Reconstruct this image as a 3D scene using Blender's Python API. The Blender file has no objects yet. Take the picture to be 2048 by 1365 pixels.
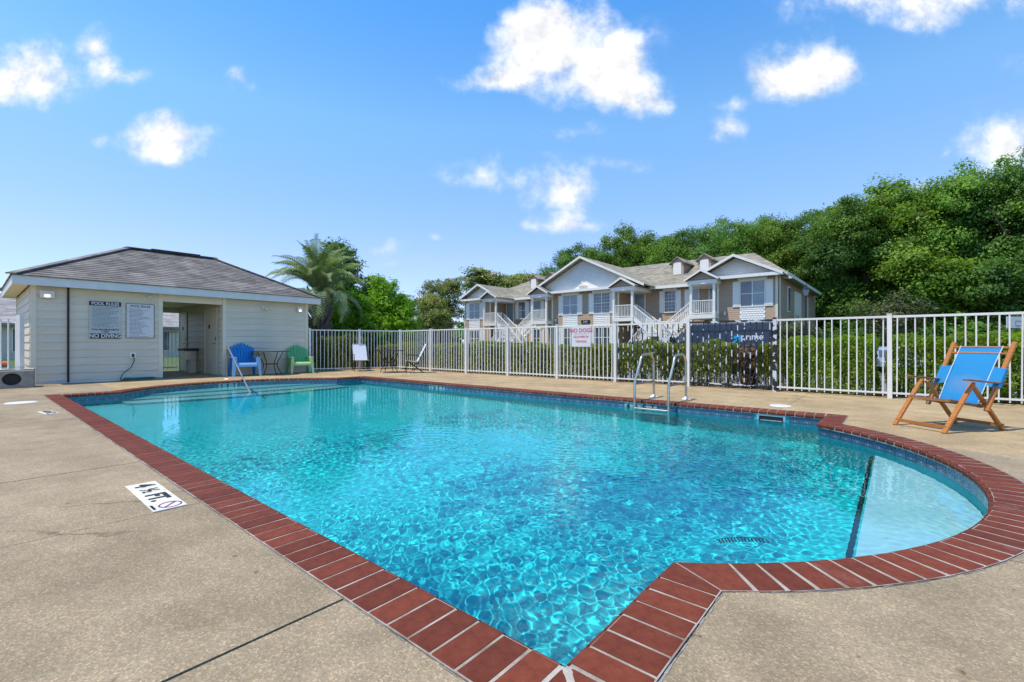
import bpy, math, random
import numpy as np
from mathutils import Vector, Matrix
from mathutils.geometry import delaunay_2d_cdt
R = math.radians
S = bpy.context.scene
COL = S.collection

# ------------------------------------------------------------------ camera
cd = bpy.data.cameras.new('camera')
cam = bpy.data.objects.new('camera', cd); COL.objects.link(cam); S.camera = cam
cam.location = (0, 0, 1.0); cam.rotation_euler = (R(90), 0, 0)
cd.sensor_width = 36; cd.lens = 16.17; cd.shift_y = 0.0027
cd.clip_start = .05; cd.clip_end = 3000

# ------------------------------------------------------------------ light
SUN_EL = R(70); SUN_H = Vector((-.87, -.49, 0)).normalized()
sun_dir = Vector((SUN_H.x*math.cos(SUN_EL), SUN_H.y*math.cos(SUN_EL), math.sin(SUN_EL)))
ld = bpy.data.lights.new('sun', 'SUN'); ld.energy = 4.15; ld.angle = R(.5); ld.color = (1, .93, .82)
lo = bpy.data.objects.new('sun', ld); COL.objects.link(lo)
lo.rotation_euler = sun_dir.to_track_quat('Z', 'Y').to_euler(); lo.location = (-10, -5, 30)
ld.cycles.is_caustics_light = True
S.view_settings.view_transform = 'Standard'; S.view_settings.look = 'None'
S.view_settings.gamma = 1; S.view_settings.use_curve_mapping = False
S.view_settings.exposure = .17
S.cycles.caustics_refractive = True; S.cycles.caustics_reflective = False
S.cycles.max_bounces = 8; S.cycles.transparent_max_bounces = 8
S.cycles.use_denoising = True; S.cycles.sample_clamp_indirect = 6
S.cycles.blur_glossy = .3

world = bpy.data.worlds.new('World'); S.world = world; world.use_nodes = True
def build_world():
    nt = world.node_tree; N = nt.nodes; K = nt.links
    bg = N['Background']; bg.inputs[1].default_value = .13
    sky = N.new('ShaderNodeTexSky'); sky.sky_type = 'NISHITA'; sky.sun_disc = False
    sky.sun_elevation = SUN_EL; sky.sun_rotation = math.atan2(SUN_H.x, SUN_H.y)
    sky.air_density = 1.0; sky.dust_density = .15; sky.ozone_density = 2.5
    def math_(op, a, b=None, c=None):
        n = N.new('ShaderNodeMath'); n.operation = op
        for i, x in enumerate((a, b, c)):
            if x is None: continue
            if isinstance(x, (int, float)): n.inputs[i].default_value = x
            else: K.new(x, n.inputs[i])
        return n.outputs[0]
    def vm(op, a, b=None, out=0):
        n = N.new('ShaderNodeVectorMath'); n.operation = op
        for i, x in enumerate((a, b)):
            if x is None: continue
            if isinstance(x, tuple): n.inputs[i].default_value = x
            else: K.new(x, n.inputs[i])
        return n.outputs[out]
    tc = N.new('ShaderNodeTexCoord'); d = tc.outputs['Generated']
    sep = N.new('ShaderNodeSeparateXYZ'); K.new(d, sep.inputs[0])
    # deepen the blue overhead, paler towards the horizon (clear midday air)
    grade = N.new('ShaderNodeMix'); grade.data_type = 'RGBA'; grade.blend_type = 'MULTIPLY'
    grade.inputs[0].default_value = 1
    ramp = N.new('ShaderNodeValToRGB'); K.new(sep.outputs[2], ramp.inputs[0])
    e = ramp.color_ramp.elements
    e[0].position = 0.0; e[0].color = (.95, .98, 1.45, 1)
    e[1].position = 1.0; e[1].color = (.75, 1.15, 1.5, 1)
    m = e.new(.18); m.color = (1.26, 1.24, 1.6, 1)
    m = e.new(.42); m.color = (1.22, 1.68, 1.8, 1)
    m = e.new(.62); m.color = (.62, 1.46, 2.0, 1)
    K.new(sky.outputs[0], grade.inputs[6]); K.new(ramp.outputs[0], grade.inputs[7])
    # cumulus clouds on a vertical sheet of directions ahead (x/y, z/y)
    ysafe = math_('MAXIMUM', sep.outputs[1], .05)
    comb = N.new('ShaderNodeCombineXYZ')
    K.new(math_('DIVIDE', sep.outputs[0], ysafe), comb.inputs[0])
    K.new(math_('DIVIDE', sep.outputs[2], ysafe), comb.inputs[1])
    P = comb.outputs[0]
    nz = N.new('ShaderNodeTexNoise'); nz.inputs['Scale'].default_value = 11; nz.inputs['Detail'].default_value = 10
    nz.inputs['Roughness'].default_value = .62
    K.new(P, nz.inputs['Vector'])
    wob = N.new('ShaderNodeTexNoise'); wob.inputs['Scale'].default_value = 5; wob.inputs['Detail'].default_value = 3
    K.new(P, wob.inputs['Vector'])
    warp = vm('MULTIPLY', vm('SUBTRACT', wob.outputs['Color'], (.5, .5, .5)), (.16, .12, 0))
    PW = vm('ADD', P, warp)
    # px x, px y, half width, half height, strength   (sizes in degrees-like sheet units /920)
    B = [(1150,100,150,85,1.25),(1075,70,75,45,.95),(1240,165,90,50,1.0),(985,150,85,32,.8),(1270,90,40,30,.85),(1300,200,45,22,.6),
         (1150,262,72,22,.42),(1095,305,36,18,.26),(1215,325,80,20,.36),(965,347,95,28,.62),
         (1115,378,62,42,1.05),(1122,450,66,22,.95),
         (345,268,78,44,1.2),(215,275,60,14,.45),(300,310,60,22,.45),
         (90,115,110,50,.72),(210,80,45,50,.75),(60,165,120,36,.62),(240,140,50,24,.55),(-30,150,90,60,.7),
         (478,172,34,16,.62),(1600,135,105,62,1.0),(1570,175,70,52,.8),(1690,130,50,36,.7),(1440,265,38,26,.62),(1450,215,36,16,.4),
         (1830,0,260,46,.95),(1860,50,60,30,.5),(2030,275,110,58,1.2),(1905,355,70,24,.7),(1875,292,18,14,.5),
         (770,497,40,16,.55),(862,481,24,11,.55),(780,525,34,9,.3),(860,580,30,14,.35),(2200,120,160,60,.9),(-260,330,150,60,.9),(2500,300,200,70,1.0)]
    tot = None
    for (x, y, sx, sy, a) in B:
        q = vm('SUBTRACT', PW, ((x-1024)/920, (688-y)/920, 0))
        q = vm('MULTIPLY', q, (920/sx/1.5, 920/sy/1.5, 0))
        l = vm('LENGTH', q, None, 1)
        f = math_('MULTIPLY', math_('SUBTRACT', 1.0, l), a*.88+.13)
        f = math_('MAXIMUM', f, 0)
        tot = f if tot is None else math_('ADD', tot, f)
    tot = math_('MINIMUM', tot, 1.15)
    dens = math_('ADD', tot, math_('MULTIPLY', math_('SUBTRACT', nz.outputs['Fac'], .535), 2.1))
    # nothing where no cloud was placed
    gate = N.new('ShaderNodeMapRange'); gate.interpolation_type = 'SMOOTHSTEP'
    K.new(tot, gate.inputs[0]); gate.inputs[1].default_value = .02; gate.inputs[2].default_value = .34
    ms = N.new('ShaderNodeMapRange'); ms.interpolation_type = 'SMOOTHSTEP'
    K.new(dens, ms.inputs[0]); ms.inputs[1].default_value = .0; ms.inputs[2].default_value = 1.0
    front = math_('GREATER_THAN', sep.outputs[1], .12)
    fac = math_('MULTIPLY', math_('MULTIPLY', ms.outputs[0], gate.outputs[0]), front)
    fac = math_('MULTIPLY', fac, .97)
    cr = N.new('ShaderNodeValToRGB'); K.new(dens, cr.inputs[0])
    c = cr.color_ramp.elements
    c[0].position = .25; c[0].color = (.66, .79, 1, 1); c[1].position = 1.05; c[1].color = (1, 1, 1, 1)
    nz2 = N.new('ShaderNodeTexNoise'); nz2.inputs['Scale'].default_value = 11; nz2.inputs['Detail'].default_value = 6; nz2.inputs['Roughness'].default_value = .6
    K.new(vm('ADD', P, (-.012, .026, 0)), nz2.inputs['Vector'])
    sh = N.new('ShaderNodeMapRange'); K.new(math_('SUBTRACT', nz.outputs['Fac'], nz2.outputs['Fac']), sh.inputs[0]); sh.inputs[1].default_value = -.16; sh.inputs[2].default_value = .05; sh.inputs[3].default_value = .80; sh.inputs[4].default_value = 1.0
    crs = vm('SCALE', cr.outputs[0]); K.new(sh.outputs[0], crs.node.inputs[3])
    cm = N.new('ShaderNodeMix'); cm.data_type = 'RGBA'; cm.blend_type = 'MULTIPLY'; cm.inputs[0].default_value = 1
    K.new(crs, cm.inputs[6]); cm.inputs[7].default_value = (7.6, 7.6, 7.7, 1)
    mix = N.new('ShaderNodeMix'); mix.data_type = 'RGBA'
    K.new(fac, mix.inputs[0]); K.new(grade.outputs[2], mix.inputs[6]); K.new(cm.outputs[2], mix.inputs[7])
    K.new(mix.outputs[2], bg.inputs[0])
build_world()

# ------------------------------------------------------------------ frame of the pool: u runs away to the left, v away to the right
P0 = (.166, 1.444)
UX, UY = -.7642, .6449
VX, VY = .6449, .7642
ROT = math.atan2(-UY, -UX)          # local x = -u, local y = v
def W(u, v, z=0): return Vector((P0[0]+u*UX+v*VX, P0[1]+u*UY+v*VY, z))

# ------------------------------------------------------------------ helpers
def link(o, parent=None):
    COL.objects.link(o)
    if parent is not None: o.parent = parent
    return o
def thing(name, label, cat, loc=(0,0,0), rot=0.0, group=None):
    o = bpy.data.objects.new(name, None); o.location = loc; o.rotation_euler = (0, 0, rot)
    o.empty_display_size = .1; link(o)
    o['label'] = label; o['category'] = cat
    if group: o['group'] = group
    return o
def tag(o, label, cat, group=None):
    o['label'] = label; o['category'] = cat
    if group: o['group'] = group
    return o
def kind(o, k, label=None):
    o['kind'] = k
    if label: o['label'] = label
    return o
def copy_tree(src, loc, rot=None, label=None, scale=None):
    r = src.copy(); link(r); r.location = loc
    if rot is not None: r.rotation_euler = (0, 0, rot)
    if scale is not None: r.scale = (scale,)*3 if isinstance(scale, (int, float)) else scale
    if label: r['label'] = label
    for ch in list(src.children):
        c = ch.copy(); link(c, r)
        for g in list(ch.children):
            d = g.copy(); link(d, c)
    return r

class MB:
    def __init__(s): s.v = []; s.f = []; s.m = []
    def add(s, vs, fs, mi=0):
        b = len(s.v); s.v += [tuple(x) for x in vs]; s.f += [tuple(b+i for i in f) for f in fs]; s.m += [mi]*len(fs); return s
    def box(s, x0, x1, y0, y1, z0, z1, mi=0):
        v = [(x0,y0,z0),(x1,y0,z0),(x1,y1,z0),(x0,y1,z0),(x0,y0,z1),(x1,y0,z1),(x1,y1,z1),(x0,y1,z1)]
        return s.add(v, [(0,3,2,1),(4,5,6,7),(0,1,5,4),(1,2,6,5),(2,3,7,6),(3,0,4,7)], mi)
    def bar(s, a, b, w, h, up=(0,0,1), mi=0):
        a = Vector(a); b = Vector(b); d = (b-a).normalized(); up = Vector(up)
        if abs(d.dot(up)) > .98: up = Vector((1,0,0))
        x = d.cross(up).normalized()*w/2; y = x.cross(d).normalized()*h/2
        v = [a-x-y, a+x-y, a+x+y, a-x+y, b-x-y, b+x-y, b+x+y, b-x+y]
        return s.add(v, [(0,1,2,3),(7,6,5,4),(0,4,5,1),(1,5,6,2),(2,6,7,3),(3,7,4,0)], mi)
    def tube(s, pts, r, n=8, mi=0, cap=True):
        pts = [Vector(p) for p in pts]; rs = r if isinstance(r, (list, tuple)) else [r]*len(pts)
        b = len(s.v); prev = None
        for i, p in enumerate(pts):
            d = (pts[min(i+1, len(pts)-1)] - pts[max(i-1, 0)]).normalized()
            if prev is None:
                up = Vector((0,0,1)) if abs(d.z) < .9 else Vector((1,0,0))
                x = d.cross(up).normalized()
            else:
                x = (prev - d*prev.dot(d)).normalized()
            prev = x; y = d.cross(x)
            for k in range(n):
                a = 2*math.pi*k/n
                s.v.append(tuple(p + (x*math.cos(a)+y*math.sin(a))*rs[i]))
        for i in range(len(pts)-1):
            for k in range(n):
                k2 = (k+1) % n
                s.f.append((b+i*n+k, b+i*n+k2, b+(i+1)*n+k2, b+(i+1)*n+k)); s.m.append(mi)
        if cap:
            s.f.append(tuple(b+k for k in range(n-1, -1, -1))); s.m.append(mi)
            e = b+(len(pts)-1)*n; s.f.append(tuple(e+k for k in range(n))); s.m.append(mi)
        return s
    def prism(s, poly, z0, z1, mi=0):
        n = len(poly); v = [(x,y,z0) for x,y in poly]+[(x,y,z1) for x,y in poly]
        f = [tuple(range(n-1,-1,-1)), tuple(range(n, 2*n))]+[(i,(i+1)%n,n+(i+1)%n,n+i) for i in range(n)]
        return s.add(v, f, mi)
    def prismY(s, poly, y0, y1, mi=0):      # poly in (x, z), extruded along y
        n = len(poly); v = [(x,y0,z) for x,z in poly]+[(x,y1,z) for x,z in poly]
        f = [tuple(range(n)), tuple(range(2*n-1, n-1, -1))]+[(i,n+i,n+(i+1)%n,(i+1)%n) for i in range(n)]
        return s.add(v, f, mi)
    def lathe(s, prof, n=16, c=(0,0), mi=0):
        b = len(s.v)
        for r, z in prof:
            for k in range(n):
                a = 2*math.pi*k/n; s.v.append((c[0]+r*math.cos(a), c[1]+r*math.sin(a), z))
        for i in range(len(prof)-1):
            for k in range(n):
                k2 = (k+1) % n; s.f.append((b+i*n+k, b+i*n+k2, b+(i+1)*n+k2, b+(i+1)*n+k)); s.m.append(mi)
        s.f.append(tuple(b+k for k in range(n-1,-1,-1))); s.m.append(mi)
        e = b+(len(prof)-1)*n; s.f.append(tuple(e+k for k in range(n))); s.m.append(mi)
        return s
    def mesh(s, name, mats, smooth=False, bevel=0):
        me = bpy.data.meshes.new(name); me.from_pydata(s.v, [], s.f)
        for m in (mats if isinstance(mats, (list, tuple)) else [mats]): me.materials.append(m)
        if any(s.m): me.polygons.foreach_set('material_index', s.m)
        if bevel:
            import bmesh
            bm = bmesh.new(); bm.from_mesh(me)
            bmesh.ops.bevel(bm, geom=[e for e in bm.edges], offset=bevel, segments=1, affect='EDGES', clamp_overlap=True)
            bm.to_mesh(me); bm.free()
        if smooth:
            me.polygons.foreach_set('use_smooth', [True]*len(me.polygons))
            try: me.set_sharp_from_angle(angle=R(40))
            except Exception: pass
        me.update(); return me
    def build(s, name, mats, parent=None, smooth=False, bevel=0, loc=None, rot=None):
        o = bpy.data.objects.new(name, s.mesh(name, mats, smooth, bevel)); link(o, parent)
        if loc is not None: o.location = loc
        if rot is not None: o.rotation_euler = rot
        return o

def inst(name, me, parent=None, loc=(0,0,0), rot=(0,0,0), scale=None):
    o = bpy.data.objects.new(name, me); link(o, parent); o.location = loc; o.rotation_euler = rot
    if scale is not None: o.scale = scale
    return o

def np_mesh(name, V, F, mats, smooth=False):
    me = bpy.data.meshes.new(name); n = len(F); k = F.shape[1]
    me.vertices.add(len(V)); me.vertices.foreach_set('co', V.astype(np.float32).ravel())
    me.loops.add(n*k); me.loops.foreach_set('vertex_index', F.astype(np.int32).ravel())
    me.polygons.add(n); me.polygons.foreach_set('loop_start', np.arange(0, n*k, k, dtype=np.int32))
    try: me.polygons.foreach_set('loop_total', np.full(n, k, dtype=np.int32))
    except Exception: pass
    if smooth: me.polygons.foreach_set('use_smooth', np.ones(n, dtype=bool))
    for m in (mats if isinstance(mats, (list, tuple)) else [mats]): me.materials.append(m)
    me.update(calc_edges=True); me.validate(); return me

# ------------------------------------------------------------------ materials
def mat(name, c, c2=None, scale=5, detail=4, rough=.6, metal=0, bump=0, bscale=None, rand=0, spec=None, coords='Object', stretch=None, lo_=.35, hi=.65):
    m = bpy.data.materials.new(name); m.use_nodes = True; nt = m.node_tree; N = nt.nodes; K = nt.links
    b = N['Principled BSDF']; b.inputs['Base Color'].default_value = (*c, 1)
    b.inputs['Roughness'].default_value = rough; b.inputs['Metallic'].default_value = metal
    if spec is not None: b.inputs['Specular IOR Level'].default_value = spec
    m.diffuse_color = (*c, 1)
    tc = N.new('ShaderNodeTexCoord'); vec = tc.outputs[coords]
    if stretch:
        mp = N.new('ShaderNodeMapping'); mp.inputs['Scale'].default_value = stretch; K.new(vec, mp.inputs[0]); vec = mp.outputs[0]
    col = None
    if c2 is not None:
        nz = N.new('ShaderNodeTexNoise'); nz.inputs['Scale'].default_value = scale; nz.inputs['Detail'].default_value = detail
        nz.inputs['Roughness'].default_value = .65
        K.new(vec, nz.inputs['Vector'])
        r = N.new('ShaderNodeValToRGB'); K.new(nz.outputs['Fac'], r.inputs[0])
        r.color_ramp.elements[0].position = lo_; r.color_ramp.elements[1].position = hi
        r.color_ramp.elements[0].color = (*c, 1); r.color_ramp.elements[1].color = (*c2, 1)
        col = r.outputs[0]
    if rand:
        oi = N.new('ShaderNodeObjectInfo'); mr = N.new('ShaderNodeMapRange'); K.new(oi.outputs['Random'], mr.inputs[0])
        mr.inputs[3].default_value = 1-rand; mr.inputs[4].default_value = 1+rand
        mx = N.new('ShaderNodeMix'); mx.data_type = 'RGBA'; mx.blend_type = 'MULTIPLY'; mx.inputs[0].default_value = 1
        if col is not None: K.new(col, mx.inputs[6])
        else: mx.inputs[6].default_value = (*c, 1)
        K.new(mr.outputs[0], mx.inputs[7]); col = mx.outputs[2]
    if col is not None: K.new(col, b.inputs['Base Color'])
    if bump:
        n2 = N.new('ShaderNodeTexNoise'); n2.inputs['Scale'].default_value = bscale or scale*4; n2.inputs['Detail'].default_value = 4
        K.new(vec, n2.inputs['Vector'])
        bp = N.new('ShaderNodeBump'); bp.inputs['Strength'].default_value = bump; bp.inputs['Distance'].default_value = .02
        K.new(n2.outputs['Fac'], bp.inputs['Height']); K.new(bp.outputs[0], b.inputs['Normal'])
    return m

def leaf_mat(name, c, c2, scale=.8, trans=.35, rand=.12):
    m = mat(name, c, c2, scale=scale, detail=6, rough=.5, rand=rand, spec=.25, lo_=.38, hi=.62)
    nt = m.node_tree; N = nt.nodes; K = nt.links; b = N['Principled BSDF']
    t = N.new('ShaderNodeBsdfTranslucent'); mx = N.new('ShaderNodeMixShader'); mx.inputs[0].default_value = trans
    src = b.inputs['Base Color'].links[0].from_socket
    g = N.new('ShaderNodeMix'); g.data_type = 'RGBA'; g.blend_type = 'MULTIPLY'; g.inputs[0].default_value = 1
    K.new(src, g.inputs[6]); g.inputs[7].default_value = (1.3, 1.5, .6, 1)
    K.new(g.outputs[2], t.inputs[0]); K.new(b.outputs[0], mx.inputs[1]); K.new(t.outputs[0], mx.inputs[2])
    K.new(mx.outputs[0], N['Material Output'].inputs[0]); return m

def concrete_mat(k=(1, 1, 1), name='exposed_aggregate_concrete'):
    m = bpy.data.materials.new(name); m.use_nodes = True; nt = m.node_tree; N = nt.nodes; K = nt.links
    b = N['Principled BSDF']; b.inputs['Roughness'].default_value = .85; b.inputs['Specular IOR Level'].default_value = .25
    tc = N.new('ShaderNodeTexCoord'); v = tc.outputs['Object']
    def noise(s, d=5, r=.6):
        n = N.new('ShaderNodeTexNoise'); n.inputs['Scale'].default_value = s; n.inputs['Detail'].default_value = d; n.inputs['Roughness'].default_value = r
        K.new(v, n.inputs['Vector']); return n.outputs['Fac']
    def ramp(f, p0, c0, p1, c1):
        r = N.new('ShaderNodeValToRGB'); K.new(f, r.inputs[0]); e = r.color_ramp.elements
        e[0].position = p0; e[0].color = (*c0, 1); e[1].position = p1; e[1].color = (*c1, 1); return r.outputs[0]
    def mixc(a, b_, f=None, mode='MULTIPLY'):
        x = N.new('ShaderNodeMix'); x.data_type = 'RGBA'; x.blend_type = mode
        if f is None: x.inputs[0].default_value = 1
        elif isinstance(f, float): x.inputs[0].default_value = f
        else: K.new(f, x.inputs[0])
        K.new(a, x.inputs[6]); K.new(b_, x.inputs[7]); return x.outputs[2]
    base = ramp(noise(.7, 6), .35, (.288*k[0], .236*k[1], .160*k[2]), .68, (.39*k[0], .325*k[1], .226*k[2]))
    blot = ramp(noise(2.6, 8, .7), .3, (.76, .75, .72), .62, (1.07, 1.05, 1.02))
    base = mixc(base, blot)
    # stones of the aggregate
    vo = N.new('ShaderNodeTexVoronoi'); vo.inputs['Scale'].default_value = 150; K.new(v, vo.inputs['Vector'])
    hs = N.new('ShaderNodeSeparateColor'); K.new(vo.outputs['Color'], hs.inputs[0])
    st = N.new('ShaderNodeValToRGB'); K.new(hs.outputs[0], st.inputs[0]); e = st.color_ramp.elements
    e[0].position = 0; e[0].color = (.80, .77, .73, 1); e[1].position = 1; e[1].color = (1.45, 1.4, 1.3, 1)
    for p, c in ((.25, (.9, .86, .8)), (.8, (1.1, 1.05, 1.0)), (.90, (1.35, 1.2, 1.05))):
        k = e.new(p); k.color = (*c, 1)
    base = mixc(base, st.outputs[0])
    fine = ramp(noise(420, 2), .35, (.82, .82, .82), .65, (1.15, 1.15, 1.15))
    base = mixc(base, fine)
    # sparse dark spots and rusty stains
    sp = ramp(noise(9, 3, .5), .27, (.55, .5, .45), .31, (1, 1, 1)); base = mixc(base, sp)
    wv = N.new('ShaderNodeTexVoronoi'); wv.inputs['Scale'].default_value = 1.3; K.new(v, wv.inputs['Vector'])
    ws = ramp(wv.outputs['Distance'], .012, (.35, .28, .22), .03, (1, 1, 1)); base = mixc(base, ws)
    cv = N.new('ShaderNodeTexVoronoi'); cv.feature = 'DISTANCE_TO_EDGE'; cv.inputs['Scale'].default_value = .45; K.new(v, cv.inputs['Vector'])
    wn = N.new('ShaderNodeTexNoise'); wn.inputs['Scale'].default_value = 6; wn.inputs['Detail'].default_value = 6; K.new(v, wn.inputs['Vector'])
    wsc = N.new('ShaderNodeVectorMath'); wsc.operation = 'SCALE'; K.new(wn.outputs['Color'], wsc.inputs[0]); wsc.inputs[3].default_value = .12
    wad = N.new('ShaderNodeVectorMath'); K.new(v, wad.inputs[0]); K.new(wsc.outputs[0], wad.inputs[1]); K.new(wad.outputs[0], cv.inputs['Vector'])
    ck = ramp(cv.outputs['Distance'], .0006, (.55, .5, .45), .0016, (1, 1, 1)); gatec = ramp(noise(.8, 2), .50, (0, 0, 0), .56, (1, 1, 1)); base = mixc(base, ck, gatec)
    tide = ramp(noise(1.7, 9, .75), .44, (1, 1, 1), .50, (.86, .85, .83)); tide2 = ramp(noise(1.7, 9, .75), .50, (.0, .0, .0), .53, (1, 1, 1)); base = mixc(base, tide, .55)
    K.new(base, b.inputs['Base Color'])
    bp = N.new('ShaderNodeBump'); bp.inputs['Strength'].default_value = .35; bp.inputs['Distance'].default_value = .004
    K.new(vo.outputs['Distance'], bp.inputs['Height']); K.new(bp.outputs[0], b.inputs['Normal'])
    return m

def brick_mat():
    m = mat('red_clay_brick', (.125, .027, .013), (.185, .045, .021), scale=14, rough=.65, bump=.12, bscale=90, rand=.18, spec=.18)
    nt = m.node_tree; N = nt.nodes; K = nt.links; b = N['Principled BSDF']; src = b.inputs['Base Color'].links[0].from_socket
    g = N.new('ShaderNodeTexCoord'); nz = N.new('ShaderNodeTexNoise'); nz.inputs['Scale'].default_value = 2.3; nz.inputs['Detail'].default_value = 7
    nz.inputs['Roughness'].default_value = .7
    oi = N.new('ShaderNodeObjectInfo'); ad = N.new('ShaderNodeVectorMath'); ad.operation = 'ADD'
    K.new(g.outputs['Object'], ad.inputs[0]); K.new(oi.outputs['Location'], ad.inputs[1]); K.new(ad.outputs[0], nz.inputs['Vector'])
    r = N.new('ShaderNodeValToRGB'); K.new(nz.outputs['Fac'], r.inputs[0]); r.color_ramp.elements[0].position = .60; r.color_ramp.elements[1].position = .82
    r.color_ramp.elements[0].color = (0, 0, 0, 1); r.color_ramp.elements[1].color = (.42, .42, .42, 1)
    mx = N.new('ShaderNodeMix'); mx.data_type = 'RGBA'; K.new(r.outputs[0], mx.inputs[0]); K.new(src, mx.inputs[6]); mx.inputs[7].default_value = (.42, .27, .24, 1)
    K.new(mx.outputs[2], b.inputs['Base Color']); return m

M = {}
M['concrete'] = concrete_mat(); M['concrete_far'] = concrete_mat((1.25, 1.18, 1.02), 'far_lit_concrete')  # brighter light on the far slabs put into a lighter, warmer concrete
M['joint'] = mat('dark_joint', (.05, .045, .04), (.09, .08, .065), scale=20, rough=.9)
M['brick'] = brick_mat()
M['mortar'] = mat('pale_mortar', (.20, .155, .11), (.46, .41, .34), scale=5, rough=.85, bump=.2, bscale=120)
M['mortar_grey'] = mat('grey_sealant', (.20, .195, .185), (.34, .325, .30), scale=18, rough=.8, bump=.5, bscale=70)
M['plaster'] = mat('water_tinted_plaster', (.004, .45, .505), (.008, .50, .56), scale=1.2, rough=.7)  # water's depth tint put into plaster colours: strong here, weaker on steps and bench
M['bench'] = mat('pale_plaster', (.46, .56, .64), (.55, .64, .70), scale=3, rough=.7)
M['step'] = mat('step_plaster', (.26, .52, .54), (.32, .57, .58), scale=3, rough=.7)
M['blacktile'] = mat('black_tile', (.008, .012, .02), rough=.25)
M['white'] = mat('white_paint', (.87, .82, .72), (.81, .765, .67), scale=6, rough=.45)
M['fence'] = mat('white_powder_coat', (.82, .78, .70), (.74, .70, .63), scale=4, rough=.4, rand=.05)
M['fascia'] = mat('fascia_paint', (.72, .72, .67), (.66, .66, .61), scale=3, rough=.5)
M['siding'] = mat('beige_vinyl_siding', (.70, .64, .49), (.62, .565, .43), scale=1.6, rough=.5, rand=.04, stretch=(1, 1, 4))
M['trim'] = mat('beige_trim', (.76, .70, .53), (.70, .64, .49), scale=3, rough=.5)
M['dark'] = mat('dark_opening', (.012, .012, .012), rough=.6)
M['darkmetal'] = mat('dark_brown_metal', (.035, .025, .02), rough=.45, metal=.5)
M['bronze'] = mat('bronzed_steel', (.33, .28, .18), (.25, .21, .14), scale=12, rough=.3, metal=.9)
M['steel'] = mat('stainless_steel', (.66, .60, .50), (.52, .46, .36), scale=9, rough=.33, metal=1)
M['wood'] = mat('varnished_wood', (.55, .21, .035), (.36, .12, .022), scale=5, rough=.38, stretch=(3, 3, 14), bump=.1, bscale=40, lo_=.3, hi=.75)
M['woodarm'] = mat('weathered_wood_arm', (.22, .085, .035), (.30, .13, .06), scale=9, rough=.6)
M['glass'] = mat('window_glass', (.05, .065, .075), (.12, .15, .17), scale=.7, rough=.06, spec=.9)
M['blind'] = mat('blind_behind_glass', (.22, .27, .29), (.28, .33, .35), scale=1.5, rough=.2, spec=.7)
M['asphalt'] = mat('asphalt', (.14, .14, .135), (.20, .20, .19), scale=2, rough=.9, bump=.2, bscale=60)
M['grass'] = mat('grass_ground', (.045, .085, .018), (.09, .13, .03), scale=.8, detail=8, rough=.9, bump=.4, bscale=30)
M['mulch'] = mat('mulch', (.12, .075, .04), (.26, .19, .12), scale=14, rough=.95, bump=.8, bscale=60)
M['bark'] = mat('bark', (.06, .045, .032), (.13, .10, .075), scale=6, rough=.9, bump=.6, bscale=25, stretch=(1, 1, .3))
M['asphalt_roof'] = None

def stripes(name, c, period, dark=.55, c2=None, rough=.6):
    """lap siding too far away to build board by board: a shadow gap per lap as relief, kept to bump and a thin dark joint"""
    m = mat(name, c, c2 or tuple(x*.9 for x in c), scale=1.2, rough=rough)
    nt = m.node_tree; N = nt.nodes; K = nt.links; b = N['Principled BSDF']
    tc = N.new('ShaderNodeTexCoord'); sp = N.new('ShaderNodeSeparateXYZ'); K.new(tc.outputs['Object'], sp.inputs[0])
    d = N.new('ShaderNodeMath'); d.operation = 'DIVIDE'; K.new(sp.outputs[2], d.inputs[0]); d.inputs[1].default_value = period
    fr = N.new('ShaderNodeMath'); fr.operation = 'FRACT'; K.new(d.outputs[0], fr.inputs[0])
    bp = N.new('ShaderNodeBump'); bp.inputs['Strength'].default_value = 1; bp.inputs['Distance'].default_value = .02; bp.invert = True
    K.new(fr.outputs[0], bp.inputs['Height']); K.new(bp.outputs[0], b.inputs['Normal'])
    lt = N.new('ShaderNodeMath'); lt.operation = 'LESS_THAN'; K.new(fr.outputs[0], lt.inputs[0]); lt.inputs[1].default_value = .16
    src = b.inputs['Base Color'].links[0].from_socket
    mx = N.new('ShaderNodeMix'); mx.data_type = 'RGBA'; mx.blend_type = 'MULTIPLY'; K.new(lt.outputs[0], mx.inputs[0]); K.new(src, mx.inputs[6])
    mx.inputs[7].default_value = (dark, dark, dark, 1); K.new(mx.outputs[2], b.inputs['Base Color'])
    return m
M['lap'] = stripes('tan_lap_siding', (.48, .335, .215), .13, .62)
M['lapwhite'] = stripes('white_lap_siding', (.86, .82, .74), .20, .5)
M['gable'] = stripes('pale_gable_siding', (.76, .74, .68), .13, .85)

def shingle_mat(name, c, c2, wx=.3):
    m = mat(name, c, c2, scale=2.0, detail=6, rough=.9, bump=.4, bscale=60, rand=.10)
    nt = m.node_tree; N = nt.nodes; K = nt.links; b = N['Principled BSDF']; src = b.inputs['Base Color'].links[0].from_socket
    tc = N.new('ShaderNodeTexCoord'); mp = N.new('ShaderNodeMapping'); mp.inputs['Scale'].default_value = (1/wx, 1/wx, 7)
    K.new(tc.outputs['Object'], mp.inputs[0]); vo = N.new('ShaderNodeTexVoronoi'); vo.distance = 'CHEBYCHEV'; vo.inputs['Scale'].default_value = 1
    K.new(mp.outputs[0], vo.inputs['Vector']); sc = N.new('ShaderNodeSeparateColor'); K.new(vo.outputs['Color'], sc.inputs[0])
    mr = N.new('ShaderNodeMapRange'); K.new(sc.outputs[0], mr.inputs[0]); mr.inputs[3].default_value = .72; mr.inputs[4].default_value = 1.28
    mx = N.new('ShaderNodeMix'); mx.data_type = 'RGBA'; mx.blend_type = 'MULTIPLY'; mx.inputs[0].default_value = 1
    K.new(src, mx.inputs[6]); K.new(mr.outputs[0], mx.inputs[7]); K.new(mx.outputs[2], b.inputs['Base Color']); return m
M['shingle'] = shingle_mat('grey_brown_shingle', (.145, .128, .11), (.225, .20, .175))
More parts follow.
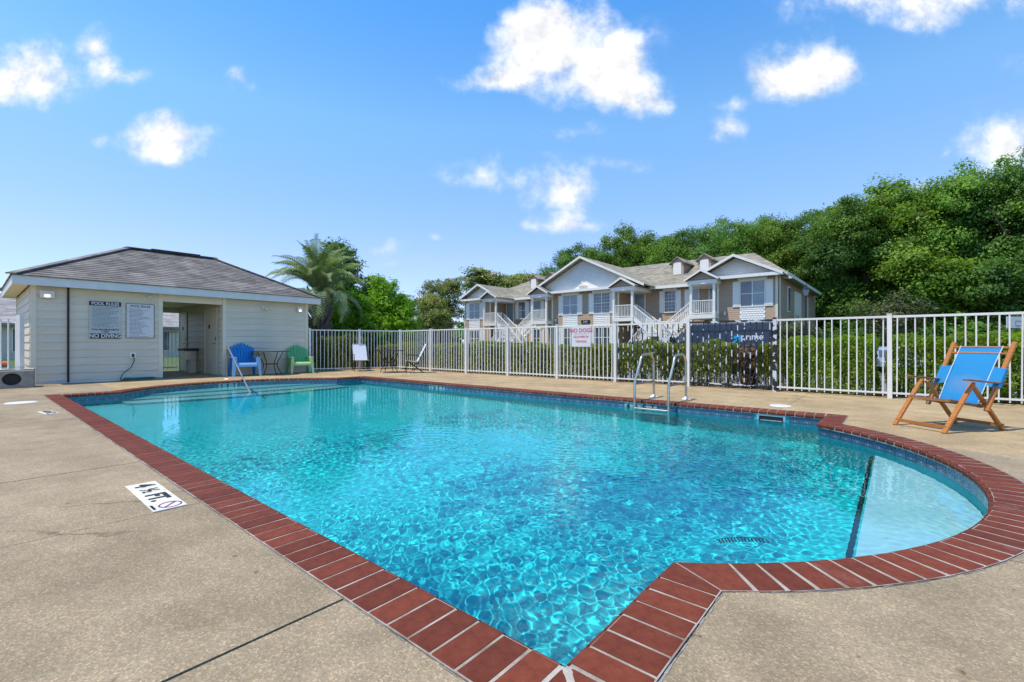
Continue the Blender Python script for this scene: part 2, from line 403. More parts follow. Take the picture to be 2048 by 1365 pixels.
M['shingle_tan'] = shingle_mat('tan_shingle', (.205, .178, .128), (.28, .25, .18), .5)
M['shingle_far'] = shingle_mat('grey_shingle', (.25, .23, .22), (.33, .31, .29), .6)

def peel_mat():
    m = mat('peeling_paint', (.012, .013, .016), rough=.5); nt = m.node_tree; N = nt.nodes; K = nt.links; b = N['Principled BSDF']
    tc = N.new('ShaderNodeTexCoord'); oi = N.new('ShaderNodeObjectInfo')
    ml = N.new('ShaderNodeMath'); ml.operation = 'MULTIPLY'; K.new(oi.outputs['Random'], ml.inputs[0]); ml.inputs[1].default_value = 40
    cb = N.new('ShaderNodeCombineXYZ'); K.new(ml.outputs[0], cb.inputs[0]); K.new(ml.outputs[0], cb.inputs[2])
    ad = N.new('ShaderNodeVectorMath'); ad.operation = 'ADD'; K.new(tc.outputs['Object'], ad.inputs[0]); K.new(cb.outputs[0], ad.inputs[1])
    nz = N.new('ShaderNodeTexNoise'); nz.inputs['Scale'].default_value = 7; nz.inputs['Detail'].default_value = 6; K.new(ad.outputs[0], nz.inputs['Vector'])
    r = N.new('ShaderNodeValToRGB'); r.color_ramp.interpolation = 'CONSTANT'; K.new(nz.outputs['Fac'], r.inputs[0])
    r.color_ramp.elements[0].color = (.014, .015, .018, 1); r.color_ramp.elements[1].color = (.6, .61, .62, 1); r.color_ramp.elements[1].position = .54
    K.new(r.outputs[0], b.inputs['Base Color']); return m
M['peel'] = peel_mat()

def text_mesh(body, size, m, offset=0.0, align='CENTER', extrude=.0012):
    cu = bpy.data.curves.new('lettering', 'FONT'); cu.body = body; cu.size = size; cu.align_x = align; cu.align_y = 'CENTER'
    cu.offset = offset; cu.extrude = extrude; cu.resolution_u = 3
    o = bpy.data.objects.new('tmp_text', cu); COL.objects.link(o)
    bpy.context.view_layer.update()
    me = bpy.data.meshes.new_from_object(o.evaluated_get(bpy.context.evaluated_depsgraph_get()))
    bpy.data.objects.remove(o); bpy.data.curves.remove(cu)
    me.materials.clear(); me.materials.append(m); return me
def text(body, size, m, parent, loc, rot=(0,0,0), offset=0.0, scale=None, name='lettering', align='CENTER'):
    return inst(name, text_mesh(body, size, m, offset, align), parent, loc, rot, scale)

# ================================================================== POOL OUTLINE
U_END = 11.66; V_END = 6.46; J0, J1 = .886, 5.69; RC = 2.93; VC = (J0+J1)/2
CR_ = math.sqrt(RC*RC-((J1-J0)/2)**2)        # distance chord to centre
CRu = CR_; CLu = U_END-CR_
def outline(off=0.0, n=28):
    """closed polygon (u,v), counter-clockwise in uv, moved outwards by off"""
    r = RC+off; pts = []
    def arc(cu, side):
        # junction of offset jog line with offset arc
        uj = -off if side < 0 else U_END+off
        dv = math.sqrt(max(r*r-(uj-cu)**2, 0)); a = math.atan2(dv, abs(uj-cu))
        out = []
        for i in range(n+1):
            t = -a+2*a*i/n
            out.append((cu+side*r*math.cos(t), VC+r*math.sin(t)))
        return out
    pts.append((-off, -off)); pts.append((U_END+off, -off))
    pts += arc(CLu, 1)
    pts += [(U_END+off, V_END+off), (-off, V_END+off)]
    pts += arc(CRu, -1)[::-1]
    return pts
def inside(poly, x, y):
    c = False; n = len(poly); j = n-1
    for i in range(n):
        xi, yi = poly[i]; xj, yj = poly[j]
        if (yi > y) != (yj > y) and x < (xj-xi)*(y-yi)/(yj-yi)+xi: c = not c
        j = i
    return c
def cut_poly(cell, hole=None, keep_inside=False):
    """triangulate cell (list of uv) minus hole (or cell ∩ hole)"""
    vs = [Vector(p) for p in cell]; es = [(i, (i+1) % len(cell)) for i in range(len(cell))]
    if hole:
        b = len(vs); vs += [Vector(p) for p in hole]; es += [(b+i, b+(i+1) % len(hole)) for i in range(len(hole))]
    V, E, F, *_ = delaunay_2d_cdt(vs, es, [], 0, 1e-5)
    out = []
    for f in F:
        cx = sum(V[i][0] for i in f)/3; cy = sum(V[i][1] for i in f)/3
        if not inside(cell, cx, cy): continue
        if hole and inside(hole, cx, cy) != keep_inside: continue
        a, b_, c_ = (V[i] for i in f)
        if (b_-a).cross(c_-a) if False else ((b_[0]-a[0])*(c_[1]-a[1])-(b_[1]-a[1])*(c_[0]-a[0])) < 0: f = f[::-1]
        out.append(tuple(f))
    return V, out
def sheet_mb(cell, z, hole=None, keep_inside=False, skirt=0.0, zf=None):
    V, F = cut_poly(cell, hole, keep_inside); mb = MB()
    zz = [(zf(v[0], v[1]) if zf else z) for v in V]
    # local x = -u: mirror flips orientation, so reverse faces
    vs = [(-v[0], v[1], zz[i]) for i, v in enumerate(V)]
    mb.add(vs, [f[::-1] for f in F])
    if skirt:
        cnt = {}
        for f in F:
            for i in range(3):
                a, b = f[i], f[(i+1) % 3]; cnt[(a, b)] = cnt.get((a, b), 0)+1
        for (a, b) in cnt:
            if (b, a) not in cnt:
                va, vb = vs[a], vs[b]
                mb.add([va, vb, (vb[0], vb[1], vb[2]-skirt), (va[0], va[1], va[2]-skirt)], [(0, 1, 2, 3)])
    return mb
def rect(u0, u1, v0, v1, g=0): return [(u0+g, v0+g), (u1-g, v0+g), (u1-g, v1-g), (u0+g, v1-g)]
POOLROOT = W(0, 0, 0)
def place(o): o.location = POOLROOT; o.rotation_euler = (0, 0, ROT); return o

HOLE_DECK = outline(.258)
# ================================================================== DECK
deck = place(kind(sheet_mb(rect(-8, 20.2, -9, 9.95), -.028, HOLE_DECK, skirt=.1).build('pool_deck', M['joint']), 'structure', 'concrete pool deck'))
cells = []
ul = [.862, 2.56, 4.12, 5.9, 7.64, 9.4, 11.1]
for i in range(len(ul)-1): cells.append((ul[i], ul[i+1], -3.2, .4))
for i in range(5): cells.append((.6+2.1*i, 2.7+2.1*i, 6.1, 9.95))
for v0, v1 in ((-3.2, .9), (.9, 3.3), (3.3, 5.7), (5.7, 9.95)): cells.append((11.1, 15.4, v0, v1)); cells.append((15.4, 20.2, v0, v1))
cells += [(-3.5, .862, -3.2, 1.9), (-3.5, .5, 1.9, 4.85), (-3.5, .6, 4.85, 9.95)]
cells += [(-8, -3.5, -3.2, 1.9), (-8, -3.5, 1.9, 4.85), (-8, -3.5, 4.85, 9.95)]
for i in range(8): cells.append((-8+i*3.525, -8+(i+1)*3.525, -9, -3.2))
for (u0, u1, v0, v1) in cells:
    g = .0038
    c = [(u0+g, v0+g), (u1-g, v0+g), (u1-g, v1-g), (u0+g, v1-g)]
    if (u0, v0) == (.862, -3.2): c = [(u0+.006, v0+g), (u1-g, v0+g), (u1-g, v1-g), (u0+.006, v1-g)]
    if (u0, v0) == (-3.5, -3.2): c = [(u0+g, v0+g), (u1-.006, v0+g), (u1-.006, v1-g), (u0+g, v1-g)]
    mb = sheet_mb(c, random.Random(int(u0*10+v0*100)).uniform(-.0008, .0008), HOLE_DECK, skirt=.027)
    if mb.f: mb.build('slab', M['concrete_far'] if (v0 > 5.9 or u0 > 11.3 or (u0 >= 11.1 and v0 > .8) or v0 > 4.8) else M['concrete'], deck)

# ================================================================== COPING
mbm = sheet_mb(outline(.253), .0012, outline(.022), skirt=.05)
mb2 = sheet_mb(outline(.022), -.012, outline(.004), skirt=.042); mbm.add(mb2.v, mb2.f)
cop = place(kind(mbm.build('pool_coping', M['mortar']), 'structure', 'red brick pool coping'))
# ragged grey sealant bead between bricks and slabs
rs = random.Random(5); mb = MB()
o1 = outline(.2575, 60)
for i in range(len(o1)):
    a = Vector(o1[i]); b = Vector(o1[(i+1) % len(o1)]); L = (b-a).length; n = max(1, int(L/.045))
    t = (b-a).normalized(); nn = Vector((t.y, -t.x))
    for k in range(n):
        if rs.random() < .12: continue
        p = a+t*(L*k/n); q = a+t*(L*(k+1.02)/n); w0 = rs.uniform(.002, .007); w1 = rs.uniform(-.001, .003)
        j = rs.uniform(-.002, .004)
        A, B_, C_, D_ = p-nn*(w1), q-nn*w1, q+nn*(w0+j), p+nn*(w0)
        z = .0010+rs.uniform(0, .0012)
        mb.add([(-A.x, A.y, z-.003), (-B_.x, B_.y, z-.003), (-C_.x, C_.y, z), (-D_.x, D_.y, z)], [(0, 1, 2, 3)])
sl = mb.build('sealant_bead', M['mortar_grey'], cop); sl['kind'] = 'stuff'

PROF = [(0, -.05), (0, .0), (.006, .0035), (.215, .0035), (.234, .0005), (.246, -.008), (.252, -.022), (.250, -.040), (.242, -.052)]
def brick_mesh(wi, wo, name='brick'):
    """bullnose coping brick, local y 0 = outer end, + toward pool (.25), width wo outside wi inside"""
    mb = MB(); n = len(PROF); vs = []
    for s in (-1, 1):
        for t, z in PROF:
            w = wo+(wi-wo)*t/.25; vs.append((s*w/2, t, z))
    f = []
    for i in range(n-1): f.append((i, i+1, n+i+1, n+i))
    f.append(tuple(range(n-1, -1, -1))); f.append(tuple(range(n, 2*n)))
    mb.add(vs, f); return mb.mesh(name, M['brick'], smooth=False)
BM = brick_mesh(.106, .106)
def quad_brick(ia, ib, oa, ob):
    """special cut brick from inner a,b and outer a,b (uv)"""
    mb = MB(); n = len(PROF); vs = []
    for (i_, o_) in ((ia, oa), (ib, ob)):
        for t, z in PROF:
            k = t/.25; vs.append((-(o_[0]+(i_[0]-o_[0])*k), o_[1]+(i_[1]-o_[1])*k, z))
    f = [(i, i+1, n+i+1, n+i) for i in range(n-1)]+[tuple(range(n-1, -1, -1)), tuple(range(n, 2*n))]
    return mb.add(vs, f).mesh('brick', M['brick'])
brick_spots = []       # (cu, cv, direction angle of 'toward pool' in local xy)
def run(a, b, nrm):
    a = Vector(a); b = Vector(b); L = (b-a).length; t = (b-a).normalized(); n = max(1, round(L/.118)); 
    for k in range(n):
        c = a+t*(L*(k+.5)/n); brick_spots.append((c, Vector(nrm), .106*(L/n)/.118))
run((0, 0), (U_END, 0), (0, -1)); run((U_END, V_END), (0, V_END), (0, 1))
run((U_END, 0), (U_END, .70), (1, 0)); run((U_END, 5.876), (U_END, V_END), (1, 0))
run((0, 0), (0, .70), (-1, 0)); run((0, 5.876), (0, V_END), (-1, 0))
amax = math.asin((J1-J0)/2/RC); a_st = amax-.045
for cu, side in ((CRu, -1), (CLu, 1)):
    n = round(2*a_st*RC/.118)
    for k in range(n):
        t = -a_st+2*a_st*(k+.5)/n; nv = Vector((side*math.cos(t), math.sin(t)))
        brick_spots.append((Vector((cu, VC))+nv*RC, nv, .106))
camuv = Vector((-.80, -1.21))
brick_spots.sort(key=lambda s: (s[0]-camuv).length)
rb = random.Random(3)
def brick_tf(c, nv):
    # outer end of brick sits at c + nv*.25 ; local +y points to -nv
    o = c+nv*.25; d = -nv; lx, ly = -d.x, d.y      # uv -> local
    return (-o.x, o.y, rb.uniform(-.0008, .001)), math.atan2(ly, lx)-math.pi/2
for (c, nv, w) in brick_spots[:290]:
    loc, a = brick_tf(c, nv)
    inst('brick', BM, cop, loc, (0, 0, a+rb.uniform(-.006, .006)), (w/.106*rb.uniform(.975, 1.01), 1, 1))
rest = MB()
for (c, nv, w) in brick_spots[290:]:
    loc, a = brick_tf(c, nv); m = Matrix.Translation(loc) @ Matrix.Rotation(a, 4, 'Z')
    rest.add([m @ v.co for v in BM.vertices], [tuple(p.vertices) for p in BM.polygons])
ro = rest.build('bricks_far_edge', M['brick'], cop); ro['kind'] = 'stuff'
# cut bricks at the corners
g = .006
def cutb(ia, ib, oa, ob): inst('brick', quad_brick(ia, ib, oa, ob), cop)
for (cx, sx) in ((0, -1), (U_END, 1)):
    for (cy, sy) in ((0, -1), (V_END, 1)):
        cutb((cx+sx*.012, cy+sy*.03), (cx+sx*.012, cy+sy*.012), (cx+sx*.235, cy+sy*.25), (cx+sx*.012, cy+sy*.25))
        cutb((cx+sx*.012, cy+sy*.012), (cx+sx*.03, cy+sy*.012), (cx+sx*.25, cy+sy*.012), (cx+sx*.25, cy+sy*.235))
    for s in (-1, 1):
        vi = VC+s*(J1-J0)/2; vo = VC+s*math.sqrt((RC+.25)**2-(CR_+.25)**2); uo = cx+sx*.25
        e = .70 if s < 0 else 5.876
        cutb((cx, e-s*g), (cx, vi+s*g), (uo, e-s*g), (uo, vo+s*g))
        t = s*(a_st-.003); cu = CRu if sx < 0 else CLu
        i2 = (cu+sx*RC*math.cos(t), VC+RC*math.sin(t)); o2 = (cu+sx*(RC+.25)*math.cos(t), VC+(RC+.25)*math.sin(t))
        cutb((cx+sx*.004, vi-s*g), i2, (uo+sx*.004, vo-s*g*.6), o2)

# ================================================================== BASIN
WZ = -.14
def floor_z(u, v):
    t = min(max(u/U_END, 0), 1); return WZ-(1.36-.46*t)
wall_o = outline(.025, 40)
mb = sheet_mb(wall_o, 0, None, zf=floor_z)
# refine floor is planar in u so triangles are fine; walls:
n = len(wall_o)
for i in range(n):
    a, b = wall_o[i], wall_o[(i+1) % n]
    mb.add([(-a[0], a[1], -.045), (-b[0], b[1], -.045), (-b[0], b[1], floor_z(*b)), (-a[0], a[1], floor_z(*a))], [(0, 1, 2, 3)])
basin = place(kind(mb.build('pool_basin', M['plaster']), 'structure', 'swimming pool basin'))
basin.cycles.is_caustics_receiver = True

def tile_mat():
    m = mat('blue_patterned_tile', (.02, .05, .13), rough=.12, spec=.6); nt = m.node_tree; N = nt.nodes; K = nt.links; b = N['Principled BSDF']
    tc = N.new('ShaderNodeTexCoord'); ab = N.new('ShaderNodeVectorMath'); ab.operation = 'ABSOLUTE'; K.new(tc.outputs['Object'], ab.inputs[0])
    sp = N.new('ShaderNodeSeparateXYZ'); K.new(ab.outputs[0], sp.inputs[0])
    ad = N.new('ShaderNodeMath'); K.new(sp.outputs[0], ad.inputs[0]); K.new(sp.outputs[2], ad.inputs[1])
    r = N.new('ShaderNodeValToRGB'); r.color_ramp.interpolation = 'CONSTANT'; K.new(ad.outputs[0], r.inputs[0])
    e = r.color_ramp.elements; e[0].position = 0; e[0].color = (.17, .26, .33, 1); e[1].position = .018; e[1].color = (.035, .06, .11, 1)
    for p, c in ((.034, (.14, .23, .30)), (.046, (.03, .05, .10)), (.058, (.16, .14, .19)), (.066, (.05, .11, .17)), (.088, (.12, .22, .28)), (.098, (.05, .10, .15)), (.128, (.14, .21, .27))):
        k = e.new(p); k.color = (*c, 1)
    oi = N.new('ShaderNodeObjectInfo'); mr = N.new('ShaderNodeMapRange'); K.new(oi.outputs['Random'], mr.inputs[0]); mr.inputs[3].default_value = .85; mr.inputs[4].default_value = 1.2
    mx = N.new('ShaderNodeMix'); mx.data_type = 'RGBA'; mx.blend_type = 'MULTIPLY'; mx.inputs[0].default_value = 1; K.new(r.outputs[0], mx.inputs[6]); K.new(mr.outputs[0], mx.inputs[7])
    K.new(mx.outputs[2], b.inputs['Base Color']); return m
M['tile'] = tile_mat()
M['marktile'] = mat('pale_green_marker_tile', (.30, .42, .42), (.36, .48, .47), scale=9, rough=.3)
M['plate'] = mat('cream_marker_plate', (.66, .58, .42), (.74, .69, .58), scale=9, rough=.5)
M['ink'] = mat('black_ink', (.015, .015, .015), rough=.5)
M['red'] = mat('dark_red_ink', (.30, .03, .05), rough=.5)
TM = MB().box(-.073, .073, -.006, 0, -.073, .073).mesh('tile', M['tile'])
MT = MB().box(-.073, .073, -.008, 0, -.073, .073).mesh('marker_tile', M['marktile'])
tiles = []
def wall_run(pts):
    """walk a polyline at wall face and drop a tile every .152 m"""
    pts = [Vector(p) for p in pts]; L = [0]
    for i in range(len(pts)-1): L.append(L[-1]+(pts[i+1]-pts[i]).length)
    n = max(1, round(L[-1]/.152)); pitch = L[-1]/n
    for k in range(n):
        s = (k+.5)*pitch; i = max(j for j in range(len(L)-1) if L[j] <= s); t = (s-L[i])/(L[i+1]-L[i])
        p = pts[i].lerp(pts[i+1], t); d = (pts[i+1]-pts[i]).normalized(); tiles.append((p, d, pitch/.152))
wo = wall_o
# near side, left jog, left arc, ...
idx_l = 2; na = 41
wall_run([wo[0], wo[1]]); wall_run([wo[1], wo[2]]); wall_run(wo[2:2+na]); wall_run([wo[1+na], wo[2+na]])
wall_run([wo[2+na], wo[3+na]]); wall_run([wo[3+na], wo[4+na]]); wall_run(wo[4+na:4+2*na]); wall_run([wo[3+2*na], wo[0]])
def tile_tf(p, d, z):
    # outward normal of ccw polygon: (d.y,-d.x); the tile's face is -y local -> must look inwards
    nin = Vector((-d.y, d.x)); lx, ly = -nin.x, nin.y
    return (-p.x, p.y, z), math.atan2(ly, lx)+math.pi/2
MARKS = {}
def near_far(u):  return [t for t in tiles if abs(t[0].y-(V_END+.025)) < .01 and abs(t[0].x-u) < .16]
mark_sets = []
far_tiles = [t for t in tiles if abs(t[0].y-(V_END+.025)) < .01]
def pick(cands, key, k): 
    c = sorted(cands, key=key)[:k]; return c
m45 = pick(far_tiles, lambda t: abs(t[0].x-2.77), 4)
m25 = pick(far_tiles, lambda t: abs(t[0].x-8.25), 4)
arc_l = [t for t in tiles if t[0].x > U_END+.05]
m3 = pick(arc_l, lambda t: abs(t[0].y-3.3), 3)
arc_r = [t for t in tiles if t[0].x < -.05]
m4r = pick(arc_r, lambda t: abs(t[0].y-2.95), 3)
skim = pick(far_tiles, lambda t: abs(t[0].x-.62), 3)
marked = {id(t) for s_ in (m45, m25, m3, m4r, skim) for t in s_}
for t in tiles:
    if id(t) in marked: continue
    loc, a = tile_tf(t[0], t[1], -.1215)
    o = inst('tile', TM, basin, loc, (0, 0, a), (t[2], 1, 1)); o.cycles.is_caustics_receiver = True
def marker_wall(ts, chars, label):
    ts = sorted(ts, key=lambda t: -t[0].x if abs(t[1].x) > .5 else t[0].y)
    first = None
    # order left to right as seen from inside the pool: direction of travel is ccw => reading runs opposite
    for t, ch in zip(ts, chars):
        loc, a = tile_tf(t[0], t[1], -.1215)
        o = inst('depth_tile', MT, basin, loc, (0, 0, a), (t[2], 1, 1)); o['label'] = label
        if ch: text(ch, .13 if len(ch) == 1 else .085, M['ink'], o, (0, -.0095, .0), (R(90), 0, 0), offset=.004)
marker_wall(m45, ['4', '½', 'F', 'T'], 'pale tile of the 4 ½ FT depth mark')
marker_wall(m25, ['2', '½', 'F', 'T'], 'pale tile of the 2 ½ FT depth mark')
marker_wall(m3, ['3', 'F', 'T'], 'pale tile of the 3 FT depth mark')
marker_wall(m4r[:3], ['4', 'F', 'T'], 'pale tile of the depth mark in the round bay')
# skimmer mouth
su = sum(t[0].x for t in skim)/3
mb = MB(); x = -su; y = V_END+.02
mb.box(x-.19, x+.19, y-.012, y, -.075, -.052).box(x-.19, x+.19, y-.012, y, -.215, -.19).box(x-.19, x-.16, y-.012, y, -.19, -.075).box(x+.16, x+.19, y-.012, y, -.19, -.075)
sk = mb.build('skimmer_frame', M['marktile'], basin)
MB().box(x-.16, x+.16, y-.004, y+.002, -.19, -.075).build('skimmer_dark_plate', M['dark'], basin)  # flat near-black plate, the shade of the opening put into its colour
MB().box(x-.14, x+.14, y-.010, y-.004, -.185, -.135).build('skimmer_flap', M['fascia'], basin)

# bench in the round bay, with black tile edge
def arc_region(cu, side, ue, off=.02, bulge=0.0):
    r = RC+off; dv = math.sqrt(r*r-(ue-cu)**2); a = math.atan2(dv, abs(ue-cu)); pts = []
    for i in range(33):
        t = -a+2*a*i/32; pts.append((cu+side*r*math.cos(t), VC+r*math.sin(t)))
    if bulge:
        for i in range(1, 16):
            s = 1-i/16; pts.append((ue-side*bulge*(1-(2*s-1)**2), VC-dv+2*dv*s))
    if side < 0: pts = pts[::-1]
    return pts
def slab_uv(poly, z0, z1, name, m):
    mb = MB(); p = [(-u, v) for u, v in poly]
    ar = sum(p[i][0]*p[(i+1) % len(p)][1]-p[(i+1) % len(p)][0]*p[i][1] for i in range(len(p)))
    if ar < 0: p = p[::-1]
    mb.prism(p, z0, z1); o = place(mb.build(name, m)); o['kind'] = 'structure'; o.cycles.is_caustics_receiver = True; return o
BZ = WZ-.36
bench = slab_uv(arc_region(CRu, -1, -.60), -1.6, BZ, 'pool_bench', M['bench']); bench['label'] = 'pale underwater bench with black tile edge'
dv = math.sqrt((RC+.02)**2-(CRu+.6)**2); v0 = VC-dv+.02; nt_ = int((2*dv-.04)/.152)
TR = MB().box(-.016, .016, -.073, .073, -.03, .004).mesh('edge_tile', M['blacktile'])
for k in range(nt_): inst('edge_tile', TR, bench, (.57, v0+.076+k*.152+.0, BZ), (0, 0, 0)).cycles.is_caustics_receiver = True
# steps in the left bay
for k, (ue, d) in enumerate(((12.15, .16), (11.62, .38), (11.1, .60), (10.55, .82))):
    if k == 3: continue
    poly = arc_region(CLu, 1, ue, bulge=.18 if k else .1) if ue > U_END-.03 else None
    if poly is None:
        h = (J1-J0)/2+.02; base = arc_region(CLu, 1, U_END)
        poly = base+[(U_END, J1+.02)]
        for i in range(0, 17):
            s = 1-i/16; poly.append((ue-.28*(1-(2*s-1)**2), VC-h+2*h*s))
    o = slab_uv(poly, -1.3, WZ-d, 'pool_step', M['step'])
    o['label'] = ['top', 'middle', 'lowest'][k]+' underwater entry step in the left bay'

# ================================================================== WATER
def build_water():
    h = .012; us = np.arange(-1.36, 13.02, h); vs = np.arange(-.06, 6.54, h)
    Ug, Vg = np.meshgrid(us, vs, indexing='ij'); rng = np.random.default_rng(7); Z = np.zeros_like(Ug)
    # fetch: livelier near the camera and to the right, calmer over the steps
    amp = np.clip(1.12-np.clip((Ug-1.5)/7.5, 0, 1)*.80, .25, 1.1)*np.clip(1.0-.5*np.clip((.2-Ug)/.9, 0, 1), .4, 1)
    patch = np.zeros_like(Ug)
    for k in range(8):
        a = rng.uniform(0, 6.28); lam = rng.uniform(1.5, 4); patch += np.sin((Ug*np.cos(a)+Vg*np.sin(a))*6.283/lam+rng.uniform(0, 6.28))
    patch = 1+.13*patch
    xw = Ug+.12*np.sin(Vg*2.1+1.3)+.05*np.sin(Vg*5.3); yw = Vg+.12*np.sin(Ug*1.7)+.05*np.sin(Ug*4.9+2)
    for k in range(80):
        lam = math.exp(rng.uniform(math.log(.040), math.log(.108)))
        a = rng.normal(.6, 1.15); ph = rng.uniform(0, 6.28)
        Z += .0105*lam**2*np.sin((xw*math.cos(a)+yw*math.sin(a))*6.28318/lam+ph)
    # two sets of rings spreading from spots where something touched the water
    for (cu, cv, s, lam) in ((3.4, 2.2, .0022, .16), (2.2, 3.6, .0016, .13)):
        r = np.hypot(Ug-cu, Vg-cv); Z += s*.35*np.sin(r*6.283/lam)*np.exp(-((r-.55)/.5)**2)
    for k in range(6):
        lam = rng.uniform(.9, 2.2); a = rng.uniform(0, 6.28); Z += .0009*np.sin((Ug*math.cos(a)+Vg*math.sin(a))*6.283/lam+rng.uniform(0, 6.28))
    Z = Z*amp*patch+WZ
    nu, nv = Ug.shape
    V = np.stack([-Ug, Vg, Z], -1).reshape(-1, 3)
    i, j = np.meshgrid(np.arange(nu-1), np.arange(nv-1), indexing='ij'); a = (i*nv+j).ravel()
    F = np.stack([a, a+1, a+nv+1, a+nv], -1)
    cu = (Ug[:-1, :-1]+h/2).ravel(); cv = (Vg[:-1, :-1]+h/2).ravel()
    off = .045; r = RC+off
    m = ((cu > -off) & (cu < U_END+off)) | (((cu-CRu)**2+(cv-VC)**2 < r*r) & (cu < 3)) | (((cu-CLu)**2+(cv-VC)**2 < r*r) & (cu > 9))
    m &= (cv > -off) & (cv < V_END+off)
    F = F[m]; used = np.zeros(len(V), bool); used[F.ravel()] = True; remap = np.cumsum(used)-1
    mt = bpy.data.materials.new('pool_water'); mt.use_nodes = True; nt = mt.node_tree; nt.nodes.clear()
    g = nt.nodes.new('ShaderNodeBsdfGlass'); g.inputs['IOR'].default_value = 1.333; g.inputs['Roughness'].default_value = 0
    g.inputs['Color'].default_value = (.72, .985, .99, 1)
    out = nt.nodes.new('ShaderNodeOutputMaterial'); nt.links.new(g.outputs[0], out.inputs[0])
    me = np_mesh('pool_water', V[used], remap[F], mt, smooth=True)
    if me.polygons[0].normal.z < 0: me.flip_normals()
    o = place(kind(link(bpy.data.objects.new('pool_water', me)), 'structure', 'rippled turquoise pool water'))
    o.cycles.is_caustics_caster = True
build_water()

# ================================================================== GROUND beyond the deck
def prof_z(v):
    if v < 11.6: return -.06
    if v < 17: return -.06-.54*(v-11.6)/5.4
    if v < 30: return -.6
    if v < 31.5: return -.6+.25*(v-30)/1.5
    return -.35
gm = MB()
def strip(mb, u0, u1, v0, v1, dz=0):
    mb.add([(-u0, v0, prof_z(v0)+dz), (-u1, v0, prof_z(v0)+dz), (-u1, v1, prof_z(v1)+dz), (-u0, v1, prof_z(v1)+dz)], [(0, 3, 2, 1)])
strip(gm, -600, 700, -600, -9); strip(gm, -600, -8, -9, 9.95); strip(gm, 20.2, 700, -9, 9.95)
for a, b in ((9.95, 11.6), (11.6, 17), (17, 30), (30, 31.5), (31.5, 900)): strip(gm, -600, 700, a, b)
for f in gm.f: pass
place(kind(gm.build('ground', M['grass']), 'structure', 'green grass ground'))
ms_ = MB(); strip(ms_, -8, 20, 9.97, 11.5, .012); strip(ms_, 12.6, 20.2, 9.97, 12.6, .006)
place(kind(ms_.build('mulch_bed', M['mulch']), 'structure', 'mulch bed under the hedges'))
lot = MB()
for a, b in ((11.75, 17), (17, 27.5)): strip(lot, -45, 48, a, b, .02)
place(kind(lot.build('car_park', M['asphalt']), 'structure', 'grey asphalt car park'))

# ================================================================== FENCES
FZ = 1.52
def fence(name, label, a, b, posts, nper, base=(0, 0), m='fence', mp='fence', mr='fence', post_w=.07, first=True, last=True, rail_lo=.10):
    """a,b uv; posts: fractions along"""
    A = W(*a); B = W(*b); d = (B-A); L = d.length; ang = math.atan2(d.y, d.x)
    t = thing(name, label, 'fence', A, ang)
    pm = MB().box(-post_w/2, post_w/2, -post_w/2, post_w/2, 0, FZ+.015).box(-post_w/2-.004, post_w/2+.004, -post_w/2-.004, post_w/2+.004, FZ+.015, FZ+.03).mesh('post', M[mp])
    rm = MB().box(0, 1, -.018, .018, -.02, .02).mesh('rail', M[mr])
    km = MB().box(-.010, .010, -.010, .010, .045, FZ-.045).mesh('picket', M[m])
    r_ = random.Random(name+label)
    for i, p in enumerate(posts):
        if (i == 0 and not first) or (i == len(posts)-1 and not last): continue
        inst('post', pm, t, (p*L, 0, 0), (r_.uniform(-.004, .004), r_.uniform(-.004, .004), 0))
    for i in range(len(posts)-1):
        x0 = posts[i]*L+post_w/2; x1 = posts[i+1]*L-post_w/2
        inst('rail', rm, t, (x0, 0, FZ-.025), (0, 0, 0), (x1-x0, 1, 1)); inst('rail', rm, t, (x0, 0, rail_lo), (0, 0, 0), (x1-x0, .9, .8))
        for k in range(nper):
            x = x0+(x1-x0)*(k+.5)/nper
            inst('picket', km, t, (x, 0, 0), (r_.uniform(-.006, .006), r_.uniform(-.007, .007), 0))
    return t
FV = 9.69; UP = [14.12, 12.27, 10.42, 8.56, 6.70, 4.87, 2.99, 1.2, -.66, -2.52, -4.38, -6.24]
def fr(us): return [(u-us[0])/(us[-1]-us[0]) for u in us]
fence('pool_fence', 'long white picket fence behind the patio table and the no dogs sign', (UP[0], FV), (UP[5], FV), fr(UP[:6]), 14)
fence('pool_fence', 'picket fence run with peeling white over black paint behind the pool ladder', (UP[5], FV), (UP[6], FV), fr(UP[5:7]), 14, m='peel', first=False)
fence('pool_fence', 'most weathered fence panel, black pickets between the ladder and the blackened post', (UP[6], FV), (UP[7], FV), [0, 1], 14, m='peel', mp='peel', mr='peel', first=False)
fence('pool_fence', 'clean white picket fence behind the wooden beach chair', (UP[7], FV), (UP[11], FV), fr(UP[7:]), 14, first=False)
hc = (15.36, 6.72); fence('pool_fence', 'short white picket fence from the pool house corner to the palm', hc, UP[0:1] and (UP[0], FV), [0, .53, 1], 13, last=False)
A_ = Vector((-11.0, 10.55, 0))
t = thing('side_fence', 'white picket fence beside the left end of the pool house', 'fence', (-14.6, 10.62, 0), 0)
pm = MB().box(-.05, .05, -.05, .05, 0, 1.66).mesh('post', M['fence']); km = MB().box(-.010, .010, -.010, .010, .1, 1.6).mesh('picket', M['fence'])
for x in (0, 1.6, 3.24): inst('post', pm, t, (x, 0, 0))
MB().box(.04, 3.2, -.02, .02, 1.58, 1.63).build('rail', M['fence'], t); MB().box(.04, 3.2, -.02, .02, .28, .33).build('rail', M['fence'], t)
for k in range(18): inst('picket', km, t, (.17+k*.175, 0, 0))

